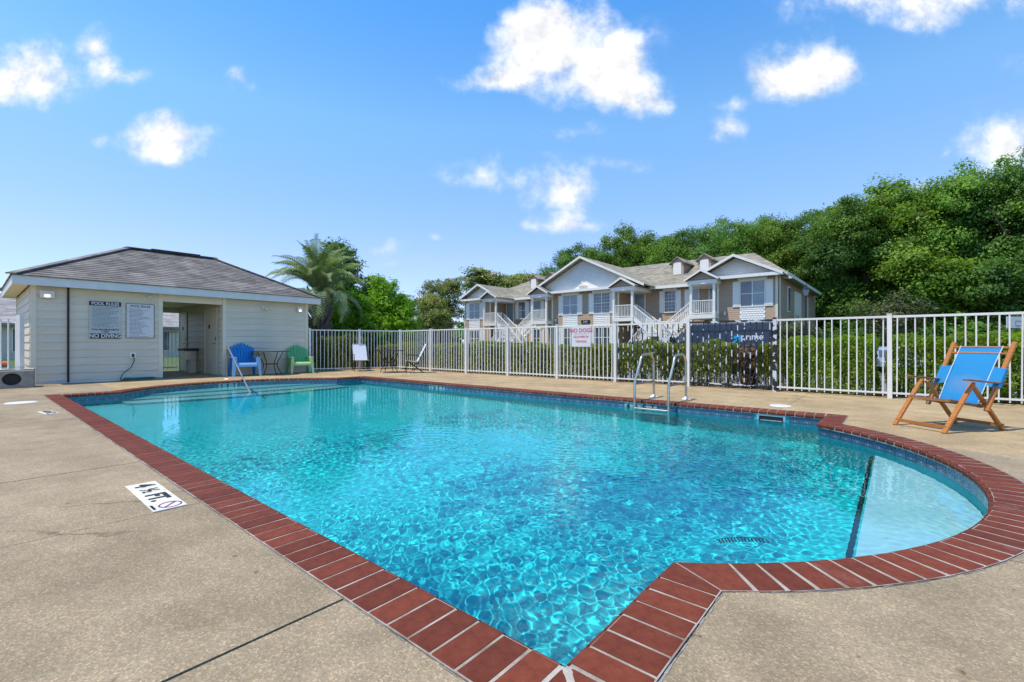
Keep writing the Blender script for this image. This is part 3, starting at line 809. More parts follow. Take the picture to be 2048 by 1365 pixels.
# sign on the fence
def uv_fence(u, z, dv=-.03): return W(u, FV+dv, z)
sg = thing('no_dogs_sign', 'white NO DOGS ALLOWED IN THE POOL sign hung on the picket fence', 'sign', W(5.885, FV-.03, .92), ROT)
M['signw'] = mat('white_sign_sheet', (.70, .70, .68), (.64, .63, .62), scale=5, rough=.45)
M['signred'] = mat('faded_red_letters', (.55, .09, .13), rough=.5)
MB().box(-.305, .305, -.006, 0, 0, .575).build('panel', M['signw'], sg)
text('NO DOGS', .155, M['signred'], sg, (0, -.008, .44), (R(90), 0, 0), .004); text('ALLOWED IN', .078, M['signred'], sg, (0, -.008, .27), (R(90), 0, 0), .002)
text('THE POOL', .078, M['signred'], sg, (0, -.008, .14), (R(90), 0, 0), .002); MB().box(-.25, .25, -.0085, -.006, .345, .352).build('underline', M['signred'], sg)

# ================================================================== POOL HOUSE
HU = 15.4; HV0, HV1 = -.21, 6.65; HD = 4.52; OV = .30; ZS = 2.44; RZ = 3.98
ph = thing('pool_house', 'beige sided pool house with grey shingle hip roof and open breezeway', 'pool house', W(HU, HV0, 0), ROT-math.pi/2)
# local: x = +v direction ; y = +u?  rotate so that local x -> v axis, local y -> u axis
# ROT gives x=-u,y=v ; rotating by -90deg: x' = -y_old... checked below
def chk():
    m = Matrix.Rotation(ROT-math.pi/2, 3, 'Z'); return m @ Vector((1, 0, 0))
# chk() points along -v, so use ROT+90deg: x -> v, y -> u
ph.rotation_euler = (0, 0, ROT+math.pi/2)
Lh = HV1-HV0
def ybox(mb, x0, x1, y0, y1, z0, z1): return mb.box(x0, x1, y0, y1, z0, z1)
# siding boards: wedge section, front face toward -y
def board_mesh(L, h=.197):
    mb = MB(); mb.add([(0, -.004, h), (L, -.004, h), (L, -.022, .012), (0, -.022, .012), (L, 0, .0), (0, 0, 0), (L, -.018, 0), (0, -.018, 0), (0, 0, h), (L, 0, h)],
        [(0, 3, 2, 1), (3, 7, 6, 2), (7, 5, 4, 6), (0, 1, 9, 8), (1, 2, 6, 4, 9), (0, 8, 5, 7, 3)]); return mb.mesh('siding_board', M['siding'])
def wall(mbw, x0, x1, y0, y1, z1=ZS): mbw.box(x0, x1, y0, y1, 0, z1)
OX0, OX1 = 2.62, 4.16                     # breezeway opening in local x
wm = MB(); wall(wm, 0, OX0, 0, .12); wall(wm, 0, .12, .121, HD-.121); wall(wm, 0, OX0, HD-.12, HD); wall(wm, OX0-.12, OX0, .121, HD-.121)
wm.build('wall', M['siding'], ph)
wm = MB(); wall(wm, OX1, Lh, 0, .12); wall(wm, Lh-.12, Lh, .121, HD-.121); wall(wm, OX1, Lh, HD-.12, HD); wall(wm, OX1, OX1+.12, .121, HD-.121)
wm.build('wall', M['siding'], ph)
MB().box(OX0+.001, OX1-.001, .002, .11, 2.22, ZS).build('header', M['trim'], ph)
MB().box(OX0+.001, OX1-.001, HD-.11, HD-.002, 2.15, ZS).build('header', M['trim'], ph)
MB().box(OX0, OX1, .115, HD-.115, 2.34, 2.40).build('ceiling', M['trim'], ph)
for (x0, x1) in ((.09, OX0-.09), (OX1+.09, Lh-.09)):
    bm_ = board_mesh(x1-x0)
    for k in range(12): inst('siding_board', bm_, ph, (x0, 0, .05+k*.197))
bm_ = board_mesh(HD-.18)
for k in range(12):
    inst('siding_board', bm_, ph, (0, HD-.09, .05+k*.197), (0, 0, -math.pi/2))       # left end wall
    inst('siding_board', bm_, ph, (OX1, HD-.09, .05+k*.197), (0, 0, -math.pi/2))     # breezeway right wall
cm = MB().box(-.05, .05, -.03, .05, 0, ZS).mesh('corner_trim', M['trim'])
for x, y in ((.045, 0), (OX0-.045, 0), (OX1+.045, 0), (Lh-.045, 0), (.02, HD-.03)): inst('corner_trim', cm, ph, (x, y, 0))
MB().box(.1, OX0-.1, -.012, .0, 0, .05).box(OX1+.1, Lh-.1, -.012, 0, 0, .05).build('base_strip', M['fascia'], ph)
# soffit, fascia
mb = MB(); mb.box(-OV, Lh+OV, -OV, 0-.031, ZS-.01, ZS+.02).box(-OV, Lh+OV, HD+.031, HD+OV, ZS-.01, ZS+.02).box(-OV, -.031, -.03, HD+.03, ZS-.01, ZS+.02).box(Lh+.031, Lh+OV, -.03, HD+.03, ZS-.01, ZS+.02)
mb.build('soffit', M['trim'], ph)
fz0, fz1 = ZS-.03, ZS+.19; mb = MB()
mb.box(-OV-.02, Lh+OV+.02, -OV-.02, -OV, fz0, fz1).box(-OV-.02, Lh+OV+.02, HD+OV, HD+OV+.02, fz0, fz1).box(-OV-.02, -OV, -OV+.001, HD+OV-.001, fz0, fz1).box(Lh+OV, Lh+OV+.02, -OV+.001, HD+OV-.001, fz0, fz1)
mb.build('fascia', M['fascia'], ph)
# hip roof : deck below, shingle courses above
H = HD/2+OV; RB = ZS+.18; EV = .05
def roof_pts(t):     # rectangle at fraction t from eave to ridge
    a = (H+EV)*t; return (-OV-EV+a, Lh+OV+EV-a, -OV-EV+a, HD+OV+EV-a, RB+(RZ-RB)*t)
x0, x1, y0, y1, _ = roof_pts(0); rx0, rx1, ry0, ry1, _ = roof_pts(1)
mb = MB(); mb.add([(x0,y0,RB),(x1,y0,RB),(x1,y1,RB),(x0,y1,RB),(rx0,ry0,RZ),(rx1,ry0,RZ)], [(0,1,5,4),(1,2,5),(2,3,4,5),(3,0,4),(3,2,1,0)])
roofo = mb.build('roof', M['shingle'], ph)
NC = 21
for side in range(4):
    for k in range(NC):
        t0 = k/NC; t1 = min((k+1.12)/NC, 1); a = roof_pts(t0); b = roof_pts(t1); l0 = .022; l1 = .006
        if side == 0: P4 = [(a[0], a[2], a[4]+l0), (a[1], a[2], a[4]+l0), (b[1], b[2], b[4]+l1), (b[0], b[2], b[4]+l1)]
        elif side == 1: P4 = [(a[1], a[2], a[4]+l0), (a[1], a[3], a[4]+l0), (b[1], b[3], b[4]+l1), (b[1], b[2], b[4]+l1)]
        elif side == 2: P4 = [(a[1], a[3], a[4]+l0), (a[0], a[3], a[4]+l0), (b[0], b[3], b[4]+l1), (b[1], b[3], b[4]+l1)]
        else: P4 = [(a[0], a[3], a[4]+l0), (a[0], a[2], a[4]+l0), (b[0], b[2], b[4]+l1), (b[0], b[3], b[4]+l1)]
        A3 = (P4[0][0], P4[0][1], a[4]-.004); B3 = (P4[1][0], P4[1][1], a[4]-.004)
        MB().add(P4+[A3, B3], [(0, 1, 2, 3), (4, 5, 1, 0)]).build('shingle_course', M['shingle'], roofo)
# hip caps and ridge vent
def cap(a, b, w=.11): return MB().bar(a, b, w*2, .03)
for a, b in (((x0,y0,RB+.03),(rx0,ry0,RZ+.03)), ((x1,y0,RB+.03),(rx1,ry0,RZ+.03)), ((x1,y1,RB+.03),(rx1,ry1,RZ+.03)), ((x0,y1,RB+.03),(rx0,ry1,RZ+.03))):
    cap(a, b).build('hip_cap', M['shingle'], roofo)
cap((rx0-.05, ry0, RZ+.03), (rx1+.05, ry0, RZ+.03), .13).build('ridge_cap', M['shingle'], roofo)
MB().box(rx0+.55, rx1-.45, ry0-.16, ry0+.16, RZ+.03, RZ+.07).build('ridge_vent', M['darkmetal'], roofo)
# conduit, outlet, flood lights, camera
MB().tube([(.66, -.045, .02), (.66, -.045, ZS)], .022, 8).build('conduit', M['darkmetal'], ph)
ov = MB().box(1.88, 2.02, -.05, -.02, .60, .76).build('outlet_cover', M['white'], ph); MB().box(1.92, 1.98, -.062, -.05, .64, .72).build('socket', M['dark'], ov)
def flood(x, z, w=.26):
    o = MB().box(x-w/2, x+w/2, -.10, -.02, z-.09, z+.09).build('flood_light', M['signw'], ph); 
    lens = MB().box(x-w*.18, x+w*.18, -.112, -.10, z-.06, z-.01).build('lens', M['lamp'], o); return o
lm = bpy.data.materials.new('lit_lamp_lens'); lm.use_nodes = True; b_ = lm.node_tree.nodes['Principled BSDF']
b_.inputs['Base Color'].default_value = (.6, .6, .5, 1); b_.inputs['Emission Color'].default_value = (1, .93, .72, 1); b_.inputs['Emission Strength'].default_value = 2.2; M['lamp'] = lm
flood(.28, 2.22); flood(6.55, 2.20, .18)
o = MB().lathe([(.03, 0), (.05, .01), (.05, .05), (.02, .07)], 10).build('security_camera', M['fascia'], ph, loc=(2.32, -.08, 2.28))
o = MB().box(5.3, 5.42, -.06, -.02, 2.14, 2.26).build('spot_bracket', M['signw'], ph)
MB().tube([(5.37, -.06, 2.2), (5.40, -.14, 2.17), (5.47, -.22, 2.12)], [.03, .045, .06], 10).build('spot_head', M['trim'], o)
# breezeway doors + inner things
for (y0_, y1_) in ((.42, 1.5), (3.55, 4.35)):
    d = MB().box(OX1-.03, OX1-.018, y0_, y1_, 0.01, 2.1).build('door', M['trim'], ph)
    MB().box(OX1-.05, OX1-.03, y0_-.06, y0_, 0, 2.16).box(OX1-.05, OX1-.03, y1_, y1_+.06, 0, 2.16).box(OX1-.05, OX1-.03, y0_, y1_, 2.1, 2.16).build('door_frame', M['trim'], d)
    MB().tube([(OX1-.03, y0_+.1, 1.0), (OX1-.09, y0_+.1, 1.0), (OX1-.09, y0_+.22, 1.0)], .012, 6).build('handle', M['darkmetal'], d)
    MB().box(OX1-.04, OX1-.03, y0_+.06, y0_+.12, 1.12, 1.22).build('lock', M['dark'], d)
    MB().box(OX1-.036, OX1-.03, y1_-.45, y1_-.3, 1.5, 1.62).build('door_sign', M['dark'], d)
# drinking fountain on breezeway wall
df = thing('drinking_fountain', 'dark topped drinking fountain on the breezeway wall inside the pool house', 'fountain', W(HU+2.6, HV0+OX1-.03, 0), ROT+math.pi/2)
MB().box(-.42, 0, -.35, .35, .76, .84).build('counter', M['darkmetal'], df); MB().prism([(-.34,-.2),(-.0,-.2),(-.0,.2),(-.34,.2)], .45, .76).build('basin', M['steel'], df)
MB().box(-.2, 0, -.14, .14, .0, .45).build('pedestal', M['trim'], df); MB().tube([(-.3, 0, .84), (-.3, 0, .9), (-.25, 0, .92)], .012, 6).build('spout', M['steel'], df)
# back gate seen through the breezeway
gt = thing('back_gate', 'white picket gate at the far end of the breezeway', 'gate', W(HU+HD+.1, HV0+OX0, 0), ROT+math.pi/2)
MB().box(0, 1.5, -.02, .02, 1.42, 1.47).build('rail', M['fence'], gt); MB().box(0, 1.5, -.02, .02, .1, .15).build('rail', M['fence'], gt)
km = MB().box(-.011, .011, -.011, .011, .05, 1.44).mesh('picket', M['fence'])
for k in range(12): inst('picket', km, gt, (.07+k*.125, 0, 0))
inst('post', MB().box(-.04, .04, -.04, .04, 0, 1.55).mesh('post', M['fence']), gt, (.0, 0, 0))

# pool rules signs
def words(mb, x0, x1, z, h, r_):
    x = x0
    while x < x1-.02:
        w = r_.uniform(.018, .06); e = min(x+w, x1); mb.box(x, e, -.0075, -.006, z-h/2, z+h/2); x = e+.012
def rules_sign(u0, u1, z0, z1, style, label):
    w = u1-u0; h = z1-z0
    t = thing('pool_rules_sign', label, 'sign', W(HU-.03, (u0+u1)/2, z0), ROT+math.pi/2)
    MB().box(-w/2, w/2, -.006, 0, 0, h).build('panel', M['signw'] if style else M['plate2'], t); r_ = random.Random(style)
    mb = MB()
    if style == 0:
        MB().box(-w/2, w/2, -.0075, -.006, h-.115, h).build('header_band', M['ink'], t); MB().box(-w/2, w/2, -.0075, -.006, 0, .135).build('footer_band', M['ink'], t)
        text('POOL RULES', .115, M['signw'], t, (0, -.009, h-.06), (R(90), 0, 0), .003, (.86, 1, 1)); text('NO DIVING', .145, M['signw'], t, (0, -.009, .065), (R(90), 0, 0), .004, (.86, 1, 1))
        text('POOL MAXIMUM DEPTH', .062, M['ink'], t, (0, -.0078, .235), (R(90), 0, 0), .0015, (.80, 1, 1)); text('5 FEET', .055, M['ink'], t, (0, -.0078, .175), (R(90), 0, 0), .0015)
        z = h-.15; k = 0
        while z > .29:
            if k % 3 == 1: mb.box(-w/2+.03, -w/2+.045, -.0075, -.006, z-.006, z+.006)
            words(mb, -w/2+.065, -w/2+.065+w*r_.uniform(.45, .86), z, .011, r_); z -= .033; k += 1
    else:
        MB().box(-w/2, w/2, -.008, -.006, 0, .012).box(-w/2, w/2, -.008, -.006, h-.012, h).box(-w/2, -w/2+.012, -.008, -.006, .012, h-.012).box(w/2-.012, w/2, -.008, -.006, .012, h-.012).build('border', M['ink'], t)
        text('POOL RULES', .085, M['inkb'], t, (0, -.0085, h-.075), (R(90), 0, 0), .002, (.9, 1, 1)); z = h-.15; k = 0
        while z > .035:
            if k % 2 == 0: mb.box(-w/2+.035, -w/2+.05, -.0078, -.006, z-.007, z+.007)
            words(mb, -w/2+.075, -w/2+.075+w*r_.uniform(.35, .8), z, .013, r_); z -= .036; k += 1
    fp = mb.build('fine_print', M['inkb'], t); fp['kind'] = 'stuff'; return t
M['plate2'] = mat('grey_green_sign', (.46, .50, .46), (.50, .55, .52), scale=4, rough=.5); M['inkb'] = mat('blue_grey_ink', (.09, .11, .13), rough=.5)
rules_sign(.845, 1.49, 1.14, 2.12, 0, 'black and white POOL RULES and NO DIVING sign on the pool house wall')
rules_sign(1.59, 2.22, 1.16, 2.11, 1, 'pale POOL RULES sign with thin black border beside the breezeway')

# hose and cord
M['hose'] = mat('green_hose', (.005, .10, .07), (.01, .14, .10), scale=6, rough=.35)
def hp(x, y, z): p = W(HU-y, HV0+x, z); return tuple(p)
pts = [hp(1.95, .06, .68), hp(1.97, .12, .55), hp(1.90, .10, .35), hp(1.72, .10, .18), hp(1.66, .14, .03)]
for i in range(46):
    a = i*.42; pts.append(hp(2.05+.38*math.cos(a+3.4)*(1-.004*i), .22+.10*math.sin(a+3.4), .022+.0012*i))
pts += [hp(2.5, .2, .03), hp(2.75, .18, .02)]
o = MB().tube(pts, .013, 7).build('garden_hose', M['hose'], smooth=True); tag(o, 'green cord hanging from the wall outlet and coiled on the deck', 'hose')

# beige block box with round hole
M['block'] = mat('weathered_beige_block', (.33, .30, .25), (.24, .22, .18), scale=9, rough=.85, bump=.3, bscale=70)
bx = thing('block_box', 'beige concrete box with a round hole beside the pool house corner', 'box', (-11.42, 10.52, 0), R(44))
def holed(w, h, r, n=24):
    poly = [(-w/2, 0), (w/2, 0), (w/2, h), (-w/2, h)]; vs = [Vector(p) for p in poly]; c = [(r*math.cos(2*math.pi*i/n), h/2+r*.9*math.sin(2*math.pi*i/n)) for i in range(n)]
    V, F = cut_poly(poly, c); return V, F, c
V_, F_, C_ = holed(.68, .40, .155); mb = MB()
mb.add([(v[0], -.3, v[1]) for v in V_], [f for f in F_])
n_ = len(C_); mb.add([(x, -.3, z) for x, z in C_]+[(x*.93, -.22, .2+(z-.2)*.93) for x, z in C_], [(i, (i+1) % n_, n_+(i+1) % n_, n_+i) for i in range(n_)])
mb.box(-.34, -.30, -.299, .3, 0, .40).box(.30, .34, -.299, .3, 0, .40).box(-.30, .30, .26, .3, 0, .40)
mb.build('body', M['block'], bx)
MB().box(-.30, .30, -.2, .26, .02, .37).build('hole_dark_fill', M['dark'], bx)  # near-black block added so the hole's inner shade comes from its colour
V_, F_, C_ = holed(.68, .6, .2); mb = MB(); mb.add([(v[0], v[1]-.3, .405) for v in V_], F_); mb.box(-.345, .345, -.305, -.285, .38, .404).build('lid', M['trim'], bx)
mb = MB(); mb.add([(v[0], v[1]-.3, .425) for v in V_], F_); mb.build('lid', M['trim'], bx)
# coloured floats behind the side fence
M['orange'] = mat('orange_foam', (.62, .16, .05), rough=.6); M['aqua'] = mat('aqua_foam', (.02, .28, .42), rough=.5)
ft = thing('stacked_floats', 'orange and blue pool floats stacked behind the side fence', 'floats', (-12.75, 11.15, 0), R(4))
MB().box(-.8, .40, -.25, .25, .32, .44).build('float', M['aqua'], ft, bevel=.03); MB().box(-.75, .35, -.22, .22, .445, .56).build('float', M['orange'], ft, bevel=.03)
MB().box(-.7, .3, -.2, .2, .0, .31).build('crate', M['white'], ft)

# ================================================================== NEIGHBOUR BUILDINGS far left
def hip_house(name, label, c, L, D, zw, rz, ov, rot, mw, mr, wins=(), z0=-.4, gable=False):
    t = thing(name, label, 'building', c, rot)
    MB().box(-L/2, L/2, 0, D, z0, zw).build('wall', mw, t)
    mb = MB(); hx, hy = L/2+ov, D/2+ov; cy = D/2; r = 0 if gable else hy*.95
    mb.add([(-hx, cy-hy, zw), (hx, cy-hy, zw), (hx, cy+hy, zw), (-hx, cy+hy, zw), (-hx+r, cy, rz), (hx-r, cy, rz), (-hx, cy-hy, zw-.18), (hx, cy-hy, zw-.18), (hx, cy+hy, zw-.18), (-hx, cy+hy, zw-.18)],
        [(0,1,5,4),(1,2,5),(2,3,4,5),(3,0,4),(0,6,7,1),(1,7,8,2),(2,8,9,3),(3,9,6,0),(6,9,8,7)]); mb.build('roof', mr, t)
    for (x, z, w, h) in wins:
        f = MB().box(x-w/2-.07, x+w/2+.07, -.05, -.003, z-.07, z+h+.07).build('window', M['white'], t)
        MB().box(x-w/2, x+w/2, -.06, -.05, z, z+h).build('pane', M['glass'], f); MB().box(x-.02, x+.02, -.07, -.06, z, z+h).build('mullion', M['white'], f)
    return t
hip_house('neighbour_building', 'low building with grey roof glimpsed beyond the pool house breezeway', W(44, 4, 0), 24, 8, 2.35, 4.6, .5, ROT+math.pi/2, M['siding'], M['shingle_far'],
          wins=[(x, .5, 1.5, 1.5) for x in (-10, -6, -2.5, .6, 4.5, 8.5)])
M['brownwall'] = mat('brown_brick_wall', (.16, .11, .08), (.20, .145, .11), scale=6, rough=.8)
hip_house('brown_house', 'brown brick house with grey roof half hidden behind mimosa trees', (-10.6, 47, -.3), 9, 8, 3.6, 5.2, .5, R(14), M['brownwall'], M['shingle_far'],
          wins=[(-2.5, 1.0, .9, 1.3), (1.5, 1.0, .9, 1.3)])

# ================================================================== APARTMENT BUILDING
UC = 19.57; VB = 32.3
apt = thing('apartment_building', 'two storey tan apartment building with white gables porches and outside stairs', 'building', W(UC, VB, 0), ROT)
def X(u): return UC-u
GZ = -.36; ZE = 5.42          # ground, eave
def wbox(name, u0, u1, y0, y1, z0, z1, m): return MB().box(X(u1), X(u0), y0, y1, z0, z1).build(name, m, apt)
wbox('wall', 5.18, 33.96, 2.2, 17, GZ-.3, ZE, M['lap'])
wbox('wing_wall', 5.18, 8.9, 0, 2.2, GZ-.3, ZE, M['lap']); wbox('wing_wall', 16.3, 22.84, 0, 2.2, GZ-.3, ZE, M['lap']); wbox('wing_wall', 30.24, 33.96, 0, 2.2, GZ-.3, ZE, M['lap'])
cbm = MB().box(-.07, .07, -.025, .07, GZ, ZE).mesh('corner_board', M['trim'])
for u in (5.25, 8.83, 16.37, 22.77, 30.31, 33.89): inst('corner_board', cbm, apt, (X(u), 0, 0))
# main roof
yE, yR, zR = 1.55, 8.6, 8.55
zE = ZE+.12
mb = MB(); a0, a1 = X(34.56), X(4.58); r0, r1 = X(30.7), X(8.45); yB = 2*yR-yE
mb.add([(a0,yE,zE),(a1,yE,zE),(a1,yB,zE),(a0,yB,zE),(r0,yR,zR),(r1,yR,zR),(a0,yE,zE-.2),(a1,yE,zE-.2),(a1,yB,zE-.2),(a0,yB,zE-.2)],
   [(0,1,5,4),(1,2,5),(2,3,4,5),(3,0,4),(6,9,8,7)])
rf = mb.build('roof', M['shingle_tan'], apt)
mb = MB(); mb.box(a0, a1, yE-.02, yE, zE-.22, zE-.0).box(a1, a1+.02, -.6, yB, zE-.22, zE).box(a0-.02, a0, -.6, yB, zE-.22, zE); mb.build('gutter', M['white'], apt)
def gable(uc, hw, za, yb, name='gable_roof', y_f=-.65):
    """front gable: apex height za over centre uc, half width hw incl. overhang"""
    sl = (za-zE)/hw; mb = MB(); x = X(uc); t = .10
    for s in (-1, 1):
        mb.add([(x, y_f, za), (x+s*hw, y_f, zE), (x+s*hw, yb, zE), (x, yb, za), (x, y_f, za-t), (x+s*hw, y_f, zE-t), (x+s*hw, yb, zE-t), (x, yb, za-t)],
           [(0,1,2,3), (4,7,6,5), (0,4,5,1), (1,5,6,2)] if s > 0 else [(0,3,2,1), (4,5,6,7), (0,1,5,4), (1,2,6,5)])
    r = mb.build(name, M['shingle_tan'], apt)
    mb = MB()
    for s in (-1, 1):
        a = Vector((x, y_f-.012, za-.09)); b = Vector((x+s*(hw+.02), y_f-.012, zE-.09)); mb.bar(a, b, .022, .19, up=(0, 1, 0)) if False else None
        d = .18; mb.add([(x, y_f-.02, za+.01), (x+s*(hw+.03), y_f-.02, zE+.01), (x+s*(hw+.03), y_f-.02, zE+.01-d), (x, y_f-.02, za+.01-d),
                (x, y_f-.001, za+.01), (x+s*(hw+.03), y_f-.001, zE+.01), (x+s*(hw+.03), y_f-.001, zE+.01-d), (x, y_f-.001, za+.01-d)],
                [(0,1,2,3) , (4,7,6,5), (0,4,5,1), (3,2,6,7)] if s < 0 else [(0,3,2,1), (4,5,6,7), (0,1,5,4), (3,7,6,2)])
    mb.build('rake_board', M['white'], r)
    tri = MB().prismY([(x-hw+.35, zE+.02), (x+hw-.35, zE+.02), (x, za-.2)], -.03, .05); tri.build('gable_siding', M['gable'], r)
    return r
def cornice(u0, u1, y0=-.62): 
    return MB().box(X(u1), X(u0), y0, .0, ZE-.02, ZE+.10).box(X(u1), X(u0), y0-.02, y0, ZE-.06, ZE+.14).build('cornice', M['white'], apt)
gable(7.69, 2.85, 6.98, 7.0); gable(UC, 5.6, 8.30, 9.2); gable(2*UC-7.69, 2.85, 6.98, 7.0)
cornice(4.84, 8.8); cornice(16.35, 22.8); cornice(30.34, 34.3)
# dormers
def dormer(u, yf=4.2):
    zb = zE+(yf-yE)*(zR-zE)/(yR-yE)-.1; x = X(u); w = .5; mb = MB().box(x-w, x+w, yf, yf+2.6, zb, zb+1.12); d = mb.build('dormer', M['lap'], rf)
    mb = MB(); za = zb+1.62; ze = zb+1.08
    for s in (-1, 1): mb.add([(x, yf-.14, za), (x+s*.66, yf-.14, ze), (x+s*.66, yf+3, ze), (x, yf+3, za), (x, yf-.14, za-.1), (x+s*.66, yf-.14, ze-.1), (x+s*.66, yf+3, ze-.1), (x, yf+3, za-.1)], [(0,1,2,3), (4,7,6,5), (0,4,5,1), (1,5,6,2)])
    mb.build('dormer_roof', M['shingle_tan'], d); MB().prismY([(x-.5, ze), (x+.5, ze), (x, za-.12)], yf-.01, yf+.2).build('dormer_gable', M['lap'], d)
    mb = MB().box(x-.33, x+.33, yf-.05, yf-.003, zb+.12, zb+1.1); mb.build('louvre', M['white'], d)
for u in (13.2, 11.05, 25.94, 28.09): dormer(u)
# windows
def window(u, y, w, zb, h, blind=(True, True), grid=False, header=True, shutters=.42, sides=3, name='window'):
    t = .07; x = X(u)
    mb = MB().box(x-w/2-t, x-w/2, y-.06, y-.004, zb-t, zb+h+t).box(x+w/2, x+w/2+t, y-.06, y-.004, zb-t, zb+h+t).box(x-w/2, x+w/2, y-.06, y-.004, zb+h, zb+h+t).box(x-w/2, x+w/2, y-.08, y-.004, zb-t, zb)
    if header: mb.box(x-w/2-t-.1, x+w/2+t+.1, y-.09, y-.004, zb+h+t+.001, zb+h+t+.17)
    f = mb.build(name, M['white'], apt); cols = 2 if w > 1 else 1; cw = w/cols
    for i in range(cols):
        xa = x-w/2+i*cw
        for j in range(2):
            p = MB().box(xa+.02, xa+cw-.02, y-.03+j*.006, y-.02+j*.006, zb+(0 if j else h/2), zb+(h/2 if j else h)).build('pane', M['blind'] if blind[i % len(blind)] else M['glass'], f)
        mu = MB().box(xa+.02, xa+cw-.02, y-.05, y-.03, zb+h/2-.025, zb+h/2+.025)
        if i: mu.box(xa-.03, xa+.03, y-.055, y-.01, zb, zb+h)
        if grid:
            for k in (1, 2): mu.box(xa+cw*k/3-.008, xa+cw*k/3+.008, y-.042, y-.03, zb, zb+h)
            for k in (1, 2, 4, 5): mu.box(xa+.02, xa+cw-.02, y-.0425, y-.0305, zb+h*k/6-.008, zb+h*k/6+.008)
        mu.build('muntins', M['white'], f)
    if shutters:
        for s in range(2):
            if not sides & (1 << s): continue
            xs = x-w/2-t-shutters-.01 if s == 0 else x+w/2+t+.01
            sh = MB().box(xs, xs+shutters, y-.045, y-.004, zb-.05, zb+h+.05).box(xs+.05, xs+shutters-.05, y-.055, y-.045, zb+.05, zb+h*.5-.03).box(xs+.05, xs+shutters-.05, y-.055, y-.045, zb+h*.5+.03, zb+h-.05).build('shutter', M['white'], apt)
    return f
WB, WH = 3.52, 1.62
window(6.66, 0, 1.42, WB, WH, blind=(False, True)); window(17.85, 0, 1.44, WB, WH, blind=(False, False), grid=True); window(20.9, 0, 1.42, WB, WH)
window(32.45, 0, 1.42, WB, WH)
window(13.03, 2.2, .84, WB, WH, blind=(False,), grid=True, shutters=.36, sides=3); window(11.15, 2.2, .6, WB, WH, shutters=.36, sides=1)
window(26.1, 2.2, .84, WB, WH, blind=(True,), shutters=.36); window(28.0, 2.2, .84, WB, WH, blind=(False,), shutters=.36)
for u in (6.66, 17.85, 20.9, 32.45): window(u, 0, 1.42, .72, 1.6, blind=(False, False), header=False)
for u in (13.03, 26.1): window(u, 2.2, .84, .72, 1.6, blind=(False,), shutters=.36)
# white skirt panels under the upper windows: boards one by one
for u in (17.85, 20.9, 32.45):
    sm = MB().add([(-.76, -.055, 0), (.76, -.055, 0), (.76, -.02, .17), (-.76, -.02, .17), (-.76, 0, 0), (.76, 0, 0), (-.76, -.0, .17), (.76, 0, .17)], [(0,1,2,3), (0,4,5,1), (3,2,7,6), (0,3,6,4), (1,5,7,2)]).mesh('skirt_board', M['white'])
    for k in range(7): inst('skirt_board', sm, apt, (X(u), 0, 2.42+k*.15))
sc = MB()
for r_ in range(7):
    for c_ in range(9):
        xx = X(6.66)-.76+(c_+.5*(r_ % 2))*.17; z = 3.28-r_*.145
        if xx > X(6.66)+.62: continue
        sc.add([(xx, -.03, z+.18), (xx+.16, -.03, z+.18), (xx+.16, -.055, z+.05), (xx+.115, -.06, z+.008), (xx+.08, -.062, z), (xx+.045, -.06, z+.008), (xx, -.055, z+.05)], [(0, 6, 5, 4, 3, 2, 1)])
o = sc.build('scalloped_shingles', M['white'], apt); o['kind'] = 'stuff'
wbox('skirt_backing', 5.9, 7.42, -.03, -.004, 2.38, 3.45, M['white'])
MB().box(X(6.66)-.83, X(6.66)+.83, -.09, -.004, 2.30, 2.38).build('skirt_sill', M['white'], apt)
nb = MB().box(X(19.37)-.42, X(19.37)+.42, -.05, -.004, 2.72, 2.98).build('number_plate', M['darkmetal'], apt); text('2101', .22, M['fascia'], nb, (X(19.37), -.052, 2.85), (R(90), 0, 0), .003)
MB().prismY([(X(19.6)-.42, ZE+.45), (X(19.6)+.42, ZE+.45), (X(19.6)+.12, ZE+.62), (X(19.6), ZE+.85), (X(19.6)-.12, ZE+.62)], -.2, -.03).build('barn_light', M['white'], apt)
# side wall openings
def side_panel(v0, v1, z0, z1, m, name): return MB().box(X(5.18), X(5.18)+.05, v0, v1, z0, z1).build(name, m, apt)
f = side_panel(3.2, 4.1, 3.2, 5.0, M['white'], 'side_window'); MB().box(X(5.18)+.05, X(5.18)+.06, 3.3, 4.0, 3.3, 4.9).build('pane', M['glass'], f)
side_panel(6.0, 8.8, .0, 4.9, M['white'], 'side_panel'); side_panel(11.2, 12.4, 0, 4.9, M['white'], 'side_panel')
MB().tube([(X(5.12), .25, GZ), (X(5.12), .25, ZE)], .05, 6).build('downpipe', M['trim'], apt)

